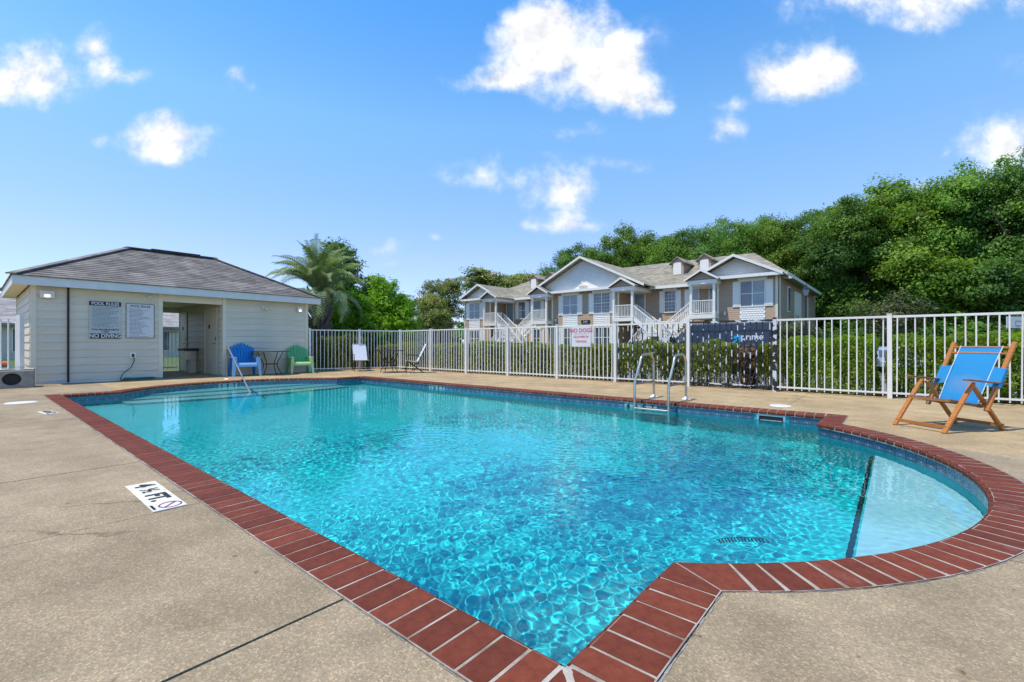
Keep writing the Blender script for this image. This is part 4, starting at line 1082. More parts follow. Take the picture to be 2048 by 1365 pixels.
# porches and stairs
def baluster_rail(mb, a, b, h=.95, n=None, z_off=.08):
    a = Vector(a); b = Vector(b); L = (Vector((b.x, b.y, 0))-Vector((a.x, a.y, 0))).length; n = n or max(2, int(L/.125))
    mb.bar(a+Vector((0,0,h)), b+Vector((0,0,h)), .08, .06); mb.bar(a+Vector((0,0,z_off)), b+Vector((0,0,z_off)), .05, .05)
    for k in range(n):
        p = a.lerp(b, (k+.5)/n); mb.box(p.x-.018, p.x+.018, p.y-.018, p.y+.018, p.z+z_off, p.z+h)
DZ = 3.02
def porch(uc, inward):
    """inward: +1 if the stair leaves towards larger u"""
    x = X(uc); y0, y1 = -.95, 2.2; w = .86; po = MB().box(x-w, x+w, y0, y1-.002, DZ-.28, DZ).build('porch_floor', M['white'], apt)
    for sx in (-1, 1):
        MB().box(x+sx*(w-.09)-.08, x+sx*(w-.09)+.08, y0+.02, y0+.18, DZ+.001, ZE-.32).build('column', M['white'], po); MB().box(x+sx*(w-.09)-.11, x+sx*(w-.09)+.11, y0, y0+.21, DZ+.0, DZ+.16).build('column_base', M['white'], po)
        MB().box(x+sx*(w-.09)-.08, x+sx*(w-.09)+.08, y0+.02, y0+.18, GZ-.3, DZ-.281).build('lower_column', M['white'], po)
    MB().box(x+(1 if inward < 0 else -1)*0-.0+(-inward)*(w-.09)-.06, x+(-inward)*(w-.09)+.06, 1.0, 1.12, DZ, ZE-.32).build('column', M['white'], po) if False else None
    MB().box(x-w-.12, x+w+.12, y0-.06, y1-.003, ZE-.32, ZE-.04).build('porch_beam', M['white'], po)
    mb = MB(); za = 6.10; ze = ZE+.02; hw = 1.12
    for s in (-1, 1): mb.add([(x, y0-.3, za), (x+s*hw, y0-.3, ze), (x+s*hw, 3.6, ze), (x, 3.6, za), (x, y0-.3, za-.08), (x+s*hw, y0-.3, ze-.08), (x+s*hw, 3.6, ze-.08), (x, 3.6, za-.08)], [(0,1,2,3), (4,7,6,5), (0,4,5,1), (1,5,6,2)])
    pr = mb.build('porch_roof', M['shingle_tan'], po); mb = MB()
    for s in (-1, 1): mb.add([(x, y0-.32, za+.01), (x+s*(hw+.03), y0-.32, ze+.01), (x+s*(hw+.03), y0-.32, ze-.13), (x, y0-.32, za-.14), (x, y0-.3, za+.01), (x+s*(hw+.03), y0-.3, ze+.01), (x+s*(hw+.03), y0-.3, ze-.13), (x, y0-.3, za-.14)], [(0,3,2,1), (4,5,6,7), (0,1,5,4), (3,7,6,2)])
    mb.build('porch_fascia', M['white'], po); MB().prismY([(x-hw+.2, ze-.03), (x+hw-.2, ze-.03), (x, za-.18)], y0-.05, y0+.1).build('porch_gable', M['lap'], po)
    rl = MB(); baluster_rail(rl, (x-w+.17, y0+.1, DZ), (x+w-.17, y0+.1, DZ)); s = inward
    baluster_rail(rl, (x-s*w*.95, y0+.2, DZ), (x-s*w*.95, .0, DZ))
    rl.build('porch_railing', M['white'], po)
    MB().box(x-.42, x+.42, 2.12, 2.197, DZ, DZ+2.05).build('door', M['blind'], po)
    dl = MB().box(x-.5, x-.42, 2.10, 2.197, DZ, DZ+2.13).box(x+.42, x+.5, 2.10, 2.197, DZ, DZ+2.13).box(x-.42, x+.42, 2.10, 2.197, DZ+2.05, DZ+2.13).build('door_frame', M['white'], po)
    ls = MB().lathe([(.02, -.14), (.07, -.1), (.09, .08), (.03, .14)], 6).build('porch_lantern', M['signw'], po, loc=(x+s*1.25*0+(-s)*(-1.25), -.12, 3.05))
    return x
def stair(mb, mbr, x0, z0, x1, z1, ya, yb, n=9):
    for k in range(n):
        t0, t1 = k/n, (k+1)/n; xa = x0+(x1-x0)*t0; xb = x0+(x1-x0)*t1; z = z0+(z1-z0)*(k+1)/n+.0
        mb.box(min(xa, xb)-.02, max(xa, xb)+.02, ya, yb, z-.05, z)
    for y in (ya-.03, yb+.03):
        mb.bar((x0, y, z0-.12), (x1, y, z1-.12), .05, .26); baluster_rail(mbr, (x0, y, z0), (x1, y, z1), .9)
def stairs(u_l, u_r, label):
    """u_l > u_r : landing edges of the left and right porch; both flights meet on a shared mid landing"""
    xl, xr = X(u_l), X(u_r); xm = (xl+xr)/2; ml, mr = xm-.5, xm+.5; ZM = 1.72
    st = MB(); rl = MB(); stair(st, rl, xl, DZ, ml, ZM, -.80, .15); stair(st, rl, xr, DZ, mr, ZM, -.80, .15)
    st.box(ml, mr, -2.1, .2, ZM-.2, ZM)
    stair(st, rl, ml, ZM, xl-.2, GZ+.1, -2.05, -1.1, 11); stair(st, rl, mr, ZM, xr+.2, GZ+.1, -2.06, -1.11, 11)
    baluster_rail(rl, (ml, -2.1, ZM), (mr, -2.1, ZM), .95); baluster_rail(rl, (ml, .2, ZM), (mr, .2, ZM), .95)
    for x in (ml, mr):
        for y in (-2.1, .2): st.box(x-.06, x+.06, y-.06, y+.06, GZ-.3, ZM+1.1)
    s = st.build('staircase', M['white'], apt); rl.build('stair_railing', M['white'], s)
porch(9.6, 1); porch(15.55, -1); porch(23.59, 1); porch(29.54, -1)
# porch(…, inward) only sets which side the rail and lantern take
stairs(14.72, 10.43, 'a'); stairs(28.71, 24.42, 'b')

# ================================================================== LEAVES
def leaf_arr(P, nrm, size, rng, aspect=.55, var=.3):
    """one folded rhombus (2 triangles) per point"""
    n = len(P); nn = nrm/np.maximum(np.linalg.norm(nrm, axis=1, keepdims=True), 1e-6)
    t = rng.normal(size=(n, 3)); t -= nn*np.sum(t*nn, 1, keepdims=True); t /= np.maximum(np.linalg.norm(t, axis=1, keepdims=True), 1e-6)
    b = np.cross(nn, t); s = (size*(1+var*rng.normal(size=n))).clip(size*.4, size*1.9)[:, None]
    V = np.stack([P-t*s*.5, P+b*s*aspect*.5+nn*s*.08, P+t*s*.5, P-b*s*aspect*.5+nn*s*.08], 1).reshape(-1, 3)
    i = np.arange(n)*4; F = np.concatenate([np.stack([i, i+1, i+2], 1), np.stack([i, i+2, i+3], 1)]); return V, F
def crown_mesh(name, m, blobs, nclump, per, csize, leaf, seed, up=.5, shell=.55, extra_m=None, extra_frac=0, aspect=.6, flat=.7):
    rng = np.random.default_rng(seed); blobs = np.array(blobs, float)
    vol = (blobs[:, 3]*blobs[:, 4]*blobs[:, 5])**(2/3); pr = vol/vol.sum(); k = rng.choice(len(blobs), nclump, p=pr)
    d = rng.normal(size=(nclump, 3)); d[:, 2] += .15; d /= np.linalg.norm(d, axis=1, keepdims=True)
    r = (shell+(1-shell)*rng.random(nclump))[:, None]; C = blobs[k, :3]+d*r*blobs[k, 3:6]
    cs = csize*(.6+.8*rng.random(nclump))
    idx = np.repeat(np.arange(nclump), per); q = rng.normal(size=(len(idx), 3)); q /= np.linalg.norm(q, axis=1, keepdims=True)
    q *= (rng.random(len(idx))**.45)[:, None]; q[:, 2] *= flat
    P = C[idx]+q*cs[idx][:, None]; nr = q*.8+d[idx]*.5+rng.normal(size=q.shape)*.45; nr[:, 2] += up
    V, F = leaf_arr(P, nr, leaf, rng, aspect)
    me = np_mesh(name, V, F, [m]+([extra_m] if extra_m else []))
    if extra_m:
        sel = (q[:, 2] > .25*flat) & (rng.random(len(P)) < extra_frac); mi = np.concatenate([sel, sel]).astype(np.int32); me.polygons.foreach_set('material_index', mi)
    return me
def trunk_mesh(name, m, h, r, seed, limbs=5, spread=2.5, lean=.03, top=.95):
    r_ = random.Random(seed); mb = MB(); pts = []; x = y = 0
    for i in range(7): pts.append((x, y, h*.62*i/6)); x += r_.gauss(0, lean*h/6); y += r_.gauss(0, lean*h/6)
    mb.tube(pts, [r*1.25, r, r*.9, r*.82, r*.75, r*.68, r*.6], 8)
    for k in range(limbs):
        a = k*2.4+r_.random(); b0 = Vector(pts[3+k % 4]); s = spread*(.6+.6*r_.random()); zt = h*(.7+.28*r_.random())*top
        mid = b0+Vector((math.cos(a)*s*.45, math.sin(a)*s*.45, (zt-b0.z)*.55)); e = b0+Vector((math.cos(a)*s, math.sin(a)*s, zt-b0.z))
        mb.tube([b0, mid, e], [r*.45, r*.28, r*.1], 6)
    return mb.mesh(name, m, smooth=True)
LM = {
 'oak':   leaf_mat('oak_leaves', (.070, .155, .018), (.22, .36, .05), scale=.45, trans=.38, rand=.22),
 'oak2':  leaf_mat('deep_green_leaves', (.055, .135, .024), (.17, .30, .055), scale=.42, trans=.35, rand=.22),
 'oak3':  leaf_mat('yellow_green_leaves', (.075, .145, .012), (.23, .34, .04), scale=.5, trans=.4, rand=.2),
 'bright':leaf_mat('bright_green_leaves', (.10, .23, .008), (.25, .42, .02), scale=1.6, trans=.45),
 'hedge': leaf_mat('hedge_leaves', (.085, .155, .010), (.26, .37, .022), scale=3.5, trans=.4),
 'hedge2':leaf_mat('dull_hedge_leaves', (.10, .13, .018), (.26, .285, .035), scale=3.5, trans=.35),
 'mimosa':leaf_mat('mimosa_leaves', (.12, .18, .035), (.27, .32, .07), scale=1.0, trans=.35),
 'bloom': leaf_mat('mimosa_bloom', (.50, .24, .13), (.62, .42, .22), scale=3, trans=.3),
 'dead':  leaf_mat('dead_leaves', (.14, .075, .035), (.25, .16, .08), scale=6, trans=.2),
 'palm':  leaf_mat('palm_leaflets', (.12, .19, .055), (.38, .44, .22), scale=1.2, trans=.25, rand=.25),
 'myrtle':leaf_mat('crepe_myrtle_leaves', (.06, .09, .03), (.13, .14, .06), scale=1.4, trans=.3),
}
def big_tree_blobs(seed, h, w):
    r_ = random.Random(seed); B = [(0, 0, h*.60, w*.26, w*.26, h*.26)]
    for k in range(15):
        a = k*2.399+r_.random()*.6; rr = w*(.24+.20*r_.random()); z = h*(.26+.60*r_.random()); q = 1-.45*max(0, (z/h-.55)/.45)
        s = w*(.11+.075*r_.random()); B.append((math.cos(a)*rr*q, math.sin(a)*rr*q, z, s, s, s*.8))
    B.append((r_.gauss(0, w*.06), r_.gauss(0, w*.06), h*.88, w*.15, w*.15, h*.11)); 
    if seed % 2: B.append((0, 0, h*.26, w*.34, w*.34, h*.13))
    return B
TREES = []
for i, (h, w, m) in enumerate(((15, 10.5, 'oak'), (15, 11.5, 'oak2'), (14, 10, 'oak3'), (15, 10, 'oak2'))):
    TREES.append((crown_mesh('crown', LM[m], big_tree_blobs(20+i, h, w), 270, 190, 1.15, .20, 30+i, up=.5, shell=.5, flat=.55), trunk_mesh('trunk', M['bark'], h, .34, 40+i, limbs=6, spread=w*.3), h))
def tree(kind_, loc, h, rot, label, name='broadleaf_tree', group=None, wscale=1.0, cat='tree'):
    cm_, tm_, h0 = kind_; t = thing(name, label, cat, loc, rot, group); s = h/h0; t.scale = (s*wscale, s*wscale, s)
    inst('crown', cm_, t); inst('trunk', tm_, t); return t
def at(px, Y, z=0): return Vector(((px-1024)/920*Y, Y, z))
def htop(py, Y, z0=0): return 1+(688-py)*Y/920-z0
woods = [(1118, 63, 508, 3), (1160, 64, 488, 1), (1215, 60, 482, 0), (1262, 60, 462, 2), (1318, 57, 446, 0), (1378, 56, 444, 1), (1432, 54, 440, 3), (1496, 51, 420, 0), (1556, 49, 430, 2),
         (1620, 47, 425, 1), (1672, 45, 402, 0), (1740, 44, 385, 3), (1800, 42, 380, 2), (1868, 41, 360, 0), (1930, 41, 372, 1), (2000, 38, 330, 3), (2070, 36, 318, 1), (2150, 34, 330, 0), (2250, 32, 320, 2)]
wl = ['tree at the left end of the woods, low above the middle gable', 'second tree from the left end of the woods', 'tree just right of the main gable peak', 'tree above the left part of the long tan roof',
      'tree above the middle of the long tan roof', 'tree behind the pair of right dormers', 'tree above the rightmost dormer', 'tall tree behind the right gable peak', 'tree just right of the right gable peak',
      'tree rising over the right end of the apartment roof', 'tree behind the black lamp post', 'tree standing right of the lamp post', 'tree behind the reddish crepe myrtle',
      'tall tree above the gap in the hedge', 'tree left of the tallest tree, above the beach chair', 'tallest dark tree at the right edge of the woods', 'tree at the far right behind the basketball hoop',
      'tree past the right edge of the fence view', 'last tree of the woods on the far right']
rt = random.Random(11)
for i, (px, Y, py, k) in enumerate(woods):
    z0 = -.35; tree(TREES[k], at(px, Y, z0), htop(py, Y, z0)*rt.uniform(.95, 1.09), rt.random()*6.28, wl[i], wscale=rt.uniform(.76, .95)*(.95 if px < 1600 else 1.05))
back = [(1190, 74, 500, 1), (1290, 70, 470, 0), (1400, 68, 455, 3), (1525, 60, 432, 1), (1650, 56, 415, 2), (1770, 54, 400, 1), (1900, 52, 385, 0), (2040, 48, 370, 2)]
for i, (px, Y, py, k) in enumerate(back):
    tree(TREES[k], at(px, Y, -.35), htop(py, Y, -.35), rt.random()*6.28, ['rear tree of the woods behind the left gable trees', 'rear tree behind the middle of the long roof', 'rear tree behind the right dormers', 'rear tree behind the right gable', 'rear tree behind the lamp post trees', 'rear tree behind the crepe myrtle', 'rear tree behind the beach chair part of the woods', 'rear tree at the right edge behind the tallest tree'][i], wscale=1.0)
# undergrowth below the right hand trees
ub = crown_mesh('foliage', LM['oak2'], [(0, 0, 1.4, 2.6, 1.6, 1.5), (1.6, .3, 1.1, 1.6, 1.3, 1.1), (-1.7, -.2, 1.2, 1.5, 1.2, 1.2)], 160, 60, .5, .16, 91, shell=.4)
for i, (px, Y, sc_) in enumerate([(1640, 42, 1.1), (1700, 42, 1.3), (1840, 37, 1.15), (1930, 36, 1.3), (2010, 34, 1.2), (2100, 31, 1.3)]):
    o = inst('undergrowth', ub, None, at(px, Y, -.4), (0, 0, i*1.3), (sc_, sc_, sc_)); tag(o, 'dark leafy undergrowth in the shade beneath the woods', 'shrub', 'undergrowth along the woods')

# crepe myrtle and shrubs round the lamp
cmm = crown_mesh('crown', LM['myrtle'], [(0, 0, 3.0, 1.5, 1.5, 1.1), (.8, 0, 2.4, 1.1, 1, .8), (-.9, 0, 2.3, 1.1, 1, .8)], 150, 60, .42, .11, 92, shell=.2, extra_m=LM['bloom'], extra_frac=.06)
mm = MB()
for k in range(6): a = k*1.05; mm.tube([(.1*math.cos(a), .1*math.sin(a), 0), (.35*math.cos(a), .35*math.sin(a), 1.2), (.9*math.cos(a), .9*math.sin(a), 2.6)], [.06, .045, .02], 6)
mmt = mm.mesh('trunk', M['bark'])
tree((cmm, mmt, 4), at(1785, 29, -.5), 4.6, .4, 'airy reddish green crepe myrtle in front of the dark woods', 'crepe_myrtle', wscale=1.15)
tree((cmm, mmt, 4), at(1588, 25, -.5), 2.9, 2.4, 'small loose shrub beside the foot of the lamp post', 'young_shrub', wscale=1.2, cat='shrub')

# left group behind the palm
tt = crown_mesh('crown', LM['oak2'], [(0, 0, 4.9, 1.5, 1.4, 2.3), (.4, 0, 3.1, 1.9, 1.6, 1.6), (-.5, .2, 6.3, .75, .7, .9), (.5, 0, 6.0, .6, .6, .8)], 230, 90, .46, .15, 93, shell=.45)
tree((tt, trunk_mesh('trunk', M['bark'], 7, .18, 94, 4, 1.2), 7.2), at(682, 27.5, -.3), 7.5, .3, 'tall narrow dark tree directly behind the palm', 'broadleaf_tree', wscale=.9)
tree((tt, trunk_mesh('trunk', M['bark'], 7, .18, 95, 4, 1.2), 7.2), at(748, 29, -.3), 5.5, 2.3, 'dark tree between the palm and the sloping green tree line', 'broadleaf_tree', wscale=1.4)
tree((tt, trunk_mesh('trunk', M['bark'], 7, .18, 96, 4, 1.2), 7.2), at(788, 30, -.3), 4.6, 4.0, 'lowest dark tree of the group beside the brown house', 'broadleaf_tree', wscale=1.55)
bb = crown_mesh('foliage', LM['bright'], [(0, 0, 1.5, 1.25, 1.2, 1.35), (.6, 0, 1.0, 1.0, .9, .95), (-.7, .1, 1.0, .95, .9, .95), (.1, 0, 2.6, .6, .6, .6)], 300, 52, .25, .105, 97, shell=.45, aspect=.5)
for i, (px, Y, s, l) in enumerate([(695, 20.5, 1.12, 'bright green loquat shrub right of the palm trunk'), (765, 21.5, 1.36, 'tallest bright green shrub behind the patio table'), (650, 21.5, .8, 'bright green shrub half hidden by the palm fronds'), (806, 22.5, .98, 'bright green shrub nearest the brown house')]):
    t = thing('loquat_shrub', l, 'shrub', at(px, Y, -.15), i*1.7); t.scale = (s, s, s); inst('foliage', bb, t); inst('stem', trunk_mesh('stem', M['bark'], 1.6, .06, 98+i, 3, .5), t)
# mimosa trees
mim = crown_mesh('crown', LM['mimosa'], [(0, 0, 4.4, 2.6, 2.4, .75), (1.2, .4, 3.4, 2.0, 1.9, .7), (-1.4, 0, 3.5, 1.9, 1.7, .65), (.3, 0, 2.5, 2.0, 1.6, .6), (1.6, 0, 4.9, 1.4, 1.2, .4)], 300, 62, .55, .15, 99, shell=.2, up=.9, extra_m=LM['bloom'], extra_frac=.30, flat=.4)
mt_ = trunk_mesh('trunk', M['bark'], 4.6, .14, 100, 6, 1.8)
for i, (px, Y, py, w_, l) in enumerate([(880, 42, 560, .60, 'flat topped mimosa with orange blossom left of the apartment building'), (868, 39, 590, .55, 'lower mimosa tree in front of the brown house'), (985, 68, 548, 1.1, 'mimosa showing above the left wing roof'), (1035, 69, 553, 1.1, 'mimosa behind the left dormers of the apartment roof')]):
    tree((mim, mt_, 5.2), at(px, Y, -.35), htop(py, Y, -.35), i*1.9+.5, l, 'mimosa_tree', wscale=w_)
for i, (px, Y, py) in enumerate([(1010, 74, 552), (1048, 74, 546), (1088, 72, 530)]):
    tree(TREES[(i+1) % 4], at(px, Y, -.35), htop(py, Y, -.35), i*2.0, ['dark tree peeking above the mimosa over the left wing', 'dark tree just left of the left dormers', 'dark tree above the left dormers of the apartment roof'][i], wscale=1.2)
tree(TREES[1], at(880, 56, -.35), 4.4, 1.0, 'low dark tree in front of the left end wall of the apartments', wscale=1.1)

# far tree line so the land does not end bare
fb = crown_mesh('foliage', LM['oak2'], [(x, 0, 3.2+1.2*math.sin(x*.7), 4, 3, 3.4) for x in range(-28, 29, 5)], 700, 40, 1.3, .5, 120, shell=.5)
for i, (x, y, r_, s) in enumerate([(-70, 70, .3, 1.1), (-30, 92, 0, 1.0), (25, 98, 0, 1.0), (-95, 20, 1.3, 1.2), (90, 45, -1.1, 1.6)]):
    o = inst('far_trees', fb, None, (x, y, -.5), (0, 0, r_), (s, s, s)); o['kind'] = 'stuff'; o['label'] = 'distant band of dark trees on the horizon'

# ================================================================== HEDGES
def hedge_mesh(name, m, L, D, H, leaf, n, seed, leggy=.0, top=.0):
    rng = np.random.default_rng(seed); area = [L*H, L*H, L*D, D*H, D*H]; p = np.array(area)/sum(area); f = rng.choice(5, n, p=p); a = rng.random(n); b = rng.random(n)
    if leggy: b = 1-(1-b)*(1-leggy*rng.random(n))
    P = np.zeros((n, 3)); N_ = np.zeros((n, 3))
    for i, (fx, nx) in enumerate(((lambda a, b: (a*L-L/2, -D/2+0*a, b*H), (0, -1, 0)), (lambda a, b: (a*L-L/2, D/2+0*a, b*H), (0, 1, 0)), (lambda a, b: (a*L-L/2, b*D-D/2, H+0*a), (0, 0, 1)),
                                  (lambda a, b: (-L/2+0*a, a*D-D/2, b*H), (-1, 0, 0)), (lambda a, b: (L/2+0*a, a*D-D/2, b*H), (1, 0, 0)))):
        s = f == i; x, y, z = fx(a[s], b[s]); P[s] = np.stack([x, y, z], 1); N_[s] = nx
    w = .06*np.sin(P[:, 0]*3.1+seed)+.05*np.sin(P[:, 0]*7.3+P[:, 2]*5); P += N_*(w[:, None]-np.abs(rng.normal(size=n))[:, None]*.07+.02)
    P += rng.normal(size=P.shape)*.02
    nr = N_+rng.normal(size=P.shape)*.6; nr[:, 2] += .35; V, F = leaf_arr(P, nr, leaf, rng, .5); return np_mesh(name, V, F, m)
def twigs(L, D, H, seed, n=26):
    r_ = random.Random(seed); mb = MB()
    for k in range(n):
        x = r_.uniform(-L/2+.1, L/2-.1); y = r_.uniform(-D*.25, D*.25); mb.tube([(x, y, 0), (x+r_.gauss(0, .06), y+r_.gauss(0, .05), H*.4), (x+r_.gauss(0, .14), y+r_.gauss(0, .12), H*.9)], [.02, .014, .006], 4, cap=False)
    return mb.mesh('stems', M['bark'])
HM = [hedge_mesh('foliage', LM['hedge'], 2.0, .95, 1.17, .058, 15000, 200, .10), hedge_mesh('foliage', LM['hedge2'], 2.0, .95, 1.06, .058, 12500, 201, .42), hedge_mesh('foliage', LM['hedge2'], 2.0, .95, 1.0, .060, 12500, 202, .15)]
TW = [twigs(2, .9, 1.1, 210), twigs(2, .9, 1.0, 211, 34), twigs(2, .9, 1.0, 212)]
def hedge(kind_, u, v, label, L=2.0, rot=ROT, hs=1.0, group=None):
    t = thing('hedge_shrub', label, 'hedge', W(u, v, -.04), rot, group); t.scale = (L/2.0, 1, hs); inst('foliage', HM[kind_], t); inst('stems', TW[kind_], t); return t
HV = 10.75
hedge(0, -1.42, HV, 'bright clipped hedge just right of the gap, behind the beach chair back', 1.5); hedge(0, -3.15, HV, 'bright clipped hedge at the right edge behind the beach chair', 2.0)
hedge(0, -5.15, HV, 'bright clipped hedge beyond the right edge of the picture', 2.0); hedge(0, -7.1, HV, 'last bright hedge block far right', 2.0)
hedge(0, .32, HV, 'bright clipped hedge left of the gap beside the blackened post', 1.45, hs=.98)
hedge(1, 1.38, HV, 'thin green hedge between the dead shrub and the blackened post', .55, hs=.97)
hedge(1, 3.02, HV, 'leggy hedge behind the peeling fence, left of the dead shrub', 1.5, hs=.97); hedge(1, 4.8, HV, 'leggy hedge behind the left part of the peeling fence and ladder', 2.0, hs=.97)
for i, (u, l) in enumerate([(6.85, 'dull hedge directly under the no dogs sign'), (8.85, 'dull hedge left of the no dogs sign'), (10.85, 'dull hedge behind the fence in front of the white car'), (12.85, 'dull hedge behind the right sling chair'), (14.7, 'dull hedge at the bend of the fence behind the patio table')]):
    hedge(2, u, HV+.05*(i % 2), l, 2.05, hs=.96+.03*(i % 3))
dm = crown_mesh('foliage', LM['dead'], [(0, 0, .68, .30, .36, .34), (0, 0, .35, .22, .3, .3)], 120, 40, .10, .05, 220, shell=.2)
t = thing('dead_shrub', 'brown dead shrub in the hedge behind the peeling fence', 'shrub', W(1.93, HV-.05, -.04), ROT); inst('foliage', dm, t); inst('stems', twigs(.6, .8, 1.0, 221, 22), t)
c_ = W(16.25, 8.6, -.02); hm_ = hedge(2, 16.1, 8.3, 'clipped hedge block behind the short fence beside the pool house', 1.7, rot=R(28), hs=1.28)
hedge(2, 15.2, 10.35, 'low clipped hedge behind the left sling chair', 1.6, rot=R(28), hs=.98)

# ================================================================== PALM
def palm():
    base = Vector(((640-1024)/920*19.2, 19.2, -.05)); t = thing('pindo_palm', 'grey green pindo palm with arching fronds beside the pool house', 'palm', base, 0)
    r_ = random.Random(8); rng = np.random.default_rng(8); ZC = 3.0
    MB().tube([(0, 0, 0), (.02, 0, 1), (.0, .02, 2), (0, 0, ZC)], [.30, .26, .27, .22], 12).build('trunk', M['bark'], t, smooth=True)
    bm1 = MB().tube([(0, 0, 0), (.10, 0, .22), (.28, 0, .52)], [.06, .05, .025], 5).mesh('leaf_base', M['boot'])
    k = 0
    for ring in range(14):
        for j in range(7):
            a = (j+.5*(ring % 2))*2*math.pi/7+r_.uniform(-.08, .08); z = .35+ring*.185
            s = r_.uniform(.85, 1.25)
            inst('leaf_base', bm1, t, (.22*math.cos(a), .22*math.sin(a), z), (0, r_.uniform(-.15, .1), a), (s, 1.2, s))
    meshes = []
    for droop in (1.1, 1.6, 2.1, 2.6):
        L = 2.5; n = 27; pts = []; tan = []
        x = z = 0; e0 = 1.0 if droop < 2.5 else .6
        for i in range(n+1):
            s = i/n; e = e0-droop*s**1.15; pts.append(Vector((x, 0, z))); tan.append(Vector((math.cos(e), 0, math.sin(e)))); x += math.cos(e)*L/n; z += math.sin(e)*L/n
        mb = MB().tube(pts, [.028*(1-.85*i/n) for i in range(n+1)], 4, cap=False)
        for i in range(4, n+1):
            for sub in (0,):
                s = (i+sub)/n; p = pts[i] if sub == 0 or i == n else pts[i].lerp(pts[min(i+1, n)], .5); T = tan[i]; Nn = Vector((-T.z, 0, T.x))
                for sd in (-1, 1):
                    ll = (.55*math.sin(min(1, s*1.05+.08)*math.pi)**.5+.12)*r_.uniform(.85, 1.1); dirv = (T*.75+Vector((0, sd*.85, 0))+Nn*.45).normalized()
                    m_ = p+dirv*ll*.5; e_ = p+dirv*ll*.85+Vector((0, sd*.03, -.42*ll)); w = T*.030
                    mb.add([p-w, p+w, m_+w*.9, m_-w*.9, e_], [(0, 1, 2, 3), (3, 2, 4)])
        meshes.append(mb.mesh('frond', LM['palm']))
    nF = 46
    for i in range(nF):
        f = i/nF; a = i*2.39996; k_ = min(3, int(f*4)); tilt = -.76+.88*f
        inst('frond', meshes[k_], t, (.08*math.cos(a), .08*math.sin(a), ZC+.15-.28*f), (r_.uniform(-.25, .25), tilt+r_.uniform(-.1, .1), a), (r_.uniform(.88, 1.08),)*3)
M['boot'] = mat('palm_boots', (.13, .10, .08), (.25, .20, .17), scale=5, rough=.9)
palm()

# ================================================================== POOL LADDER, HANDRAIL
def arc_pts(c, r, a0, a1, n, ax, az): return [tuple(Vector(c)+Vector(ax)*r*math.cos(a0+(a1-a0)*i/n)+Vector(az)*r*math.sin(a0+(a1-a0)*i/n)) for i in range(n+1)]
ladder = thing('pool_ladder', 'stainless steel pool ladder with two looped handrails at the far edge', 'ladder', W(2.43, 6.29, 0), ROT)
for sx in (-.3, .3):
    pts = [(sx, .02, -1.0), (sx, .0, -.2), (sx, .0, .28), (sx, .02, .36)]
    pts += [(sx, .22, .66)]+arc_pts((sx, .44, .70), .20, math.pi*.92, math.pi*.5, 5, (0, 1, 0), (0, 0, .55))
    pts += arc_pts((sx, .64, .64), .17, math.pi*.5, 0, 5, (0, 1, 0), (0, 0, 1))+[(sx, .81, .4), (sx, .82, 0)]
    MB().tube(pts, .022, 10).build('handrail', M['steel'], ladder, smooth=True)
    MB().tube([(sx, .0, .30), (sx, .81, .30)], .019, 8).build('brace', M['bronze'], ladder, smooth=True)
    MB().lathe([(.075, 0), (.07, .012), (.04, .022), (.026, .05)], 16).build('flange', M['white'], ladder, loc=(sx, .82, .004), smooth=True)
for k, z in enumerate((-.115, -.38, -.64)): MB().box(-.29, .29, -.04, .05, z-.012, z+.012).build('tread', M['steel'], ladder, bevel=.004)
hr = thing('step_handrail', 'metal handrail sloping from a bronze post down into the pool steps', 'handrail', W(13.6, 3.48, 0), ROT)
e = W(10.88, 3.08, -.14)-W(13.6, 3.48, 0); ex, ey = 2.72, -.40
MB().tube([(0, 0, 0), (0, 0, .84), (.015, 0, .90)]+[(.05, -.01, .935), (.12, -.02, .925), (.2, -.03, .89)]+[(ex, ey, -.14), (ex+.55, ey-.08, -.35)], .021, 10).build('rail', M['steel'], hr, smooth=True)
MB().tube([(0, .0, .005), (0, 0, .86)], .0235, 10).build('post', M['bronze'], hr, smooth=True)
MB().lathe([(.08, 0), (.075, .012), (.04, .022), (.026, .04)], 16).build('flange', M['white'], hr, loc=(0, 0, .003), smooth=True)

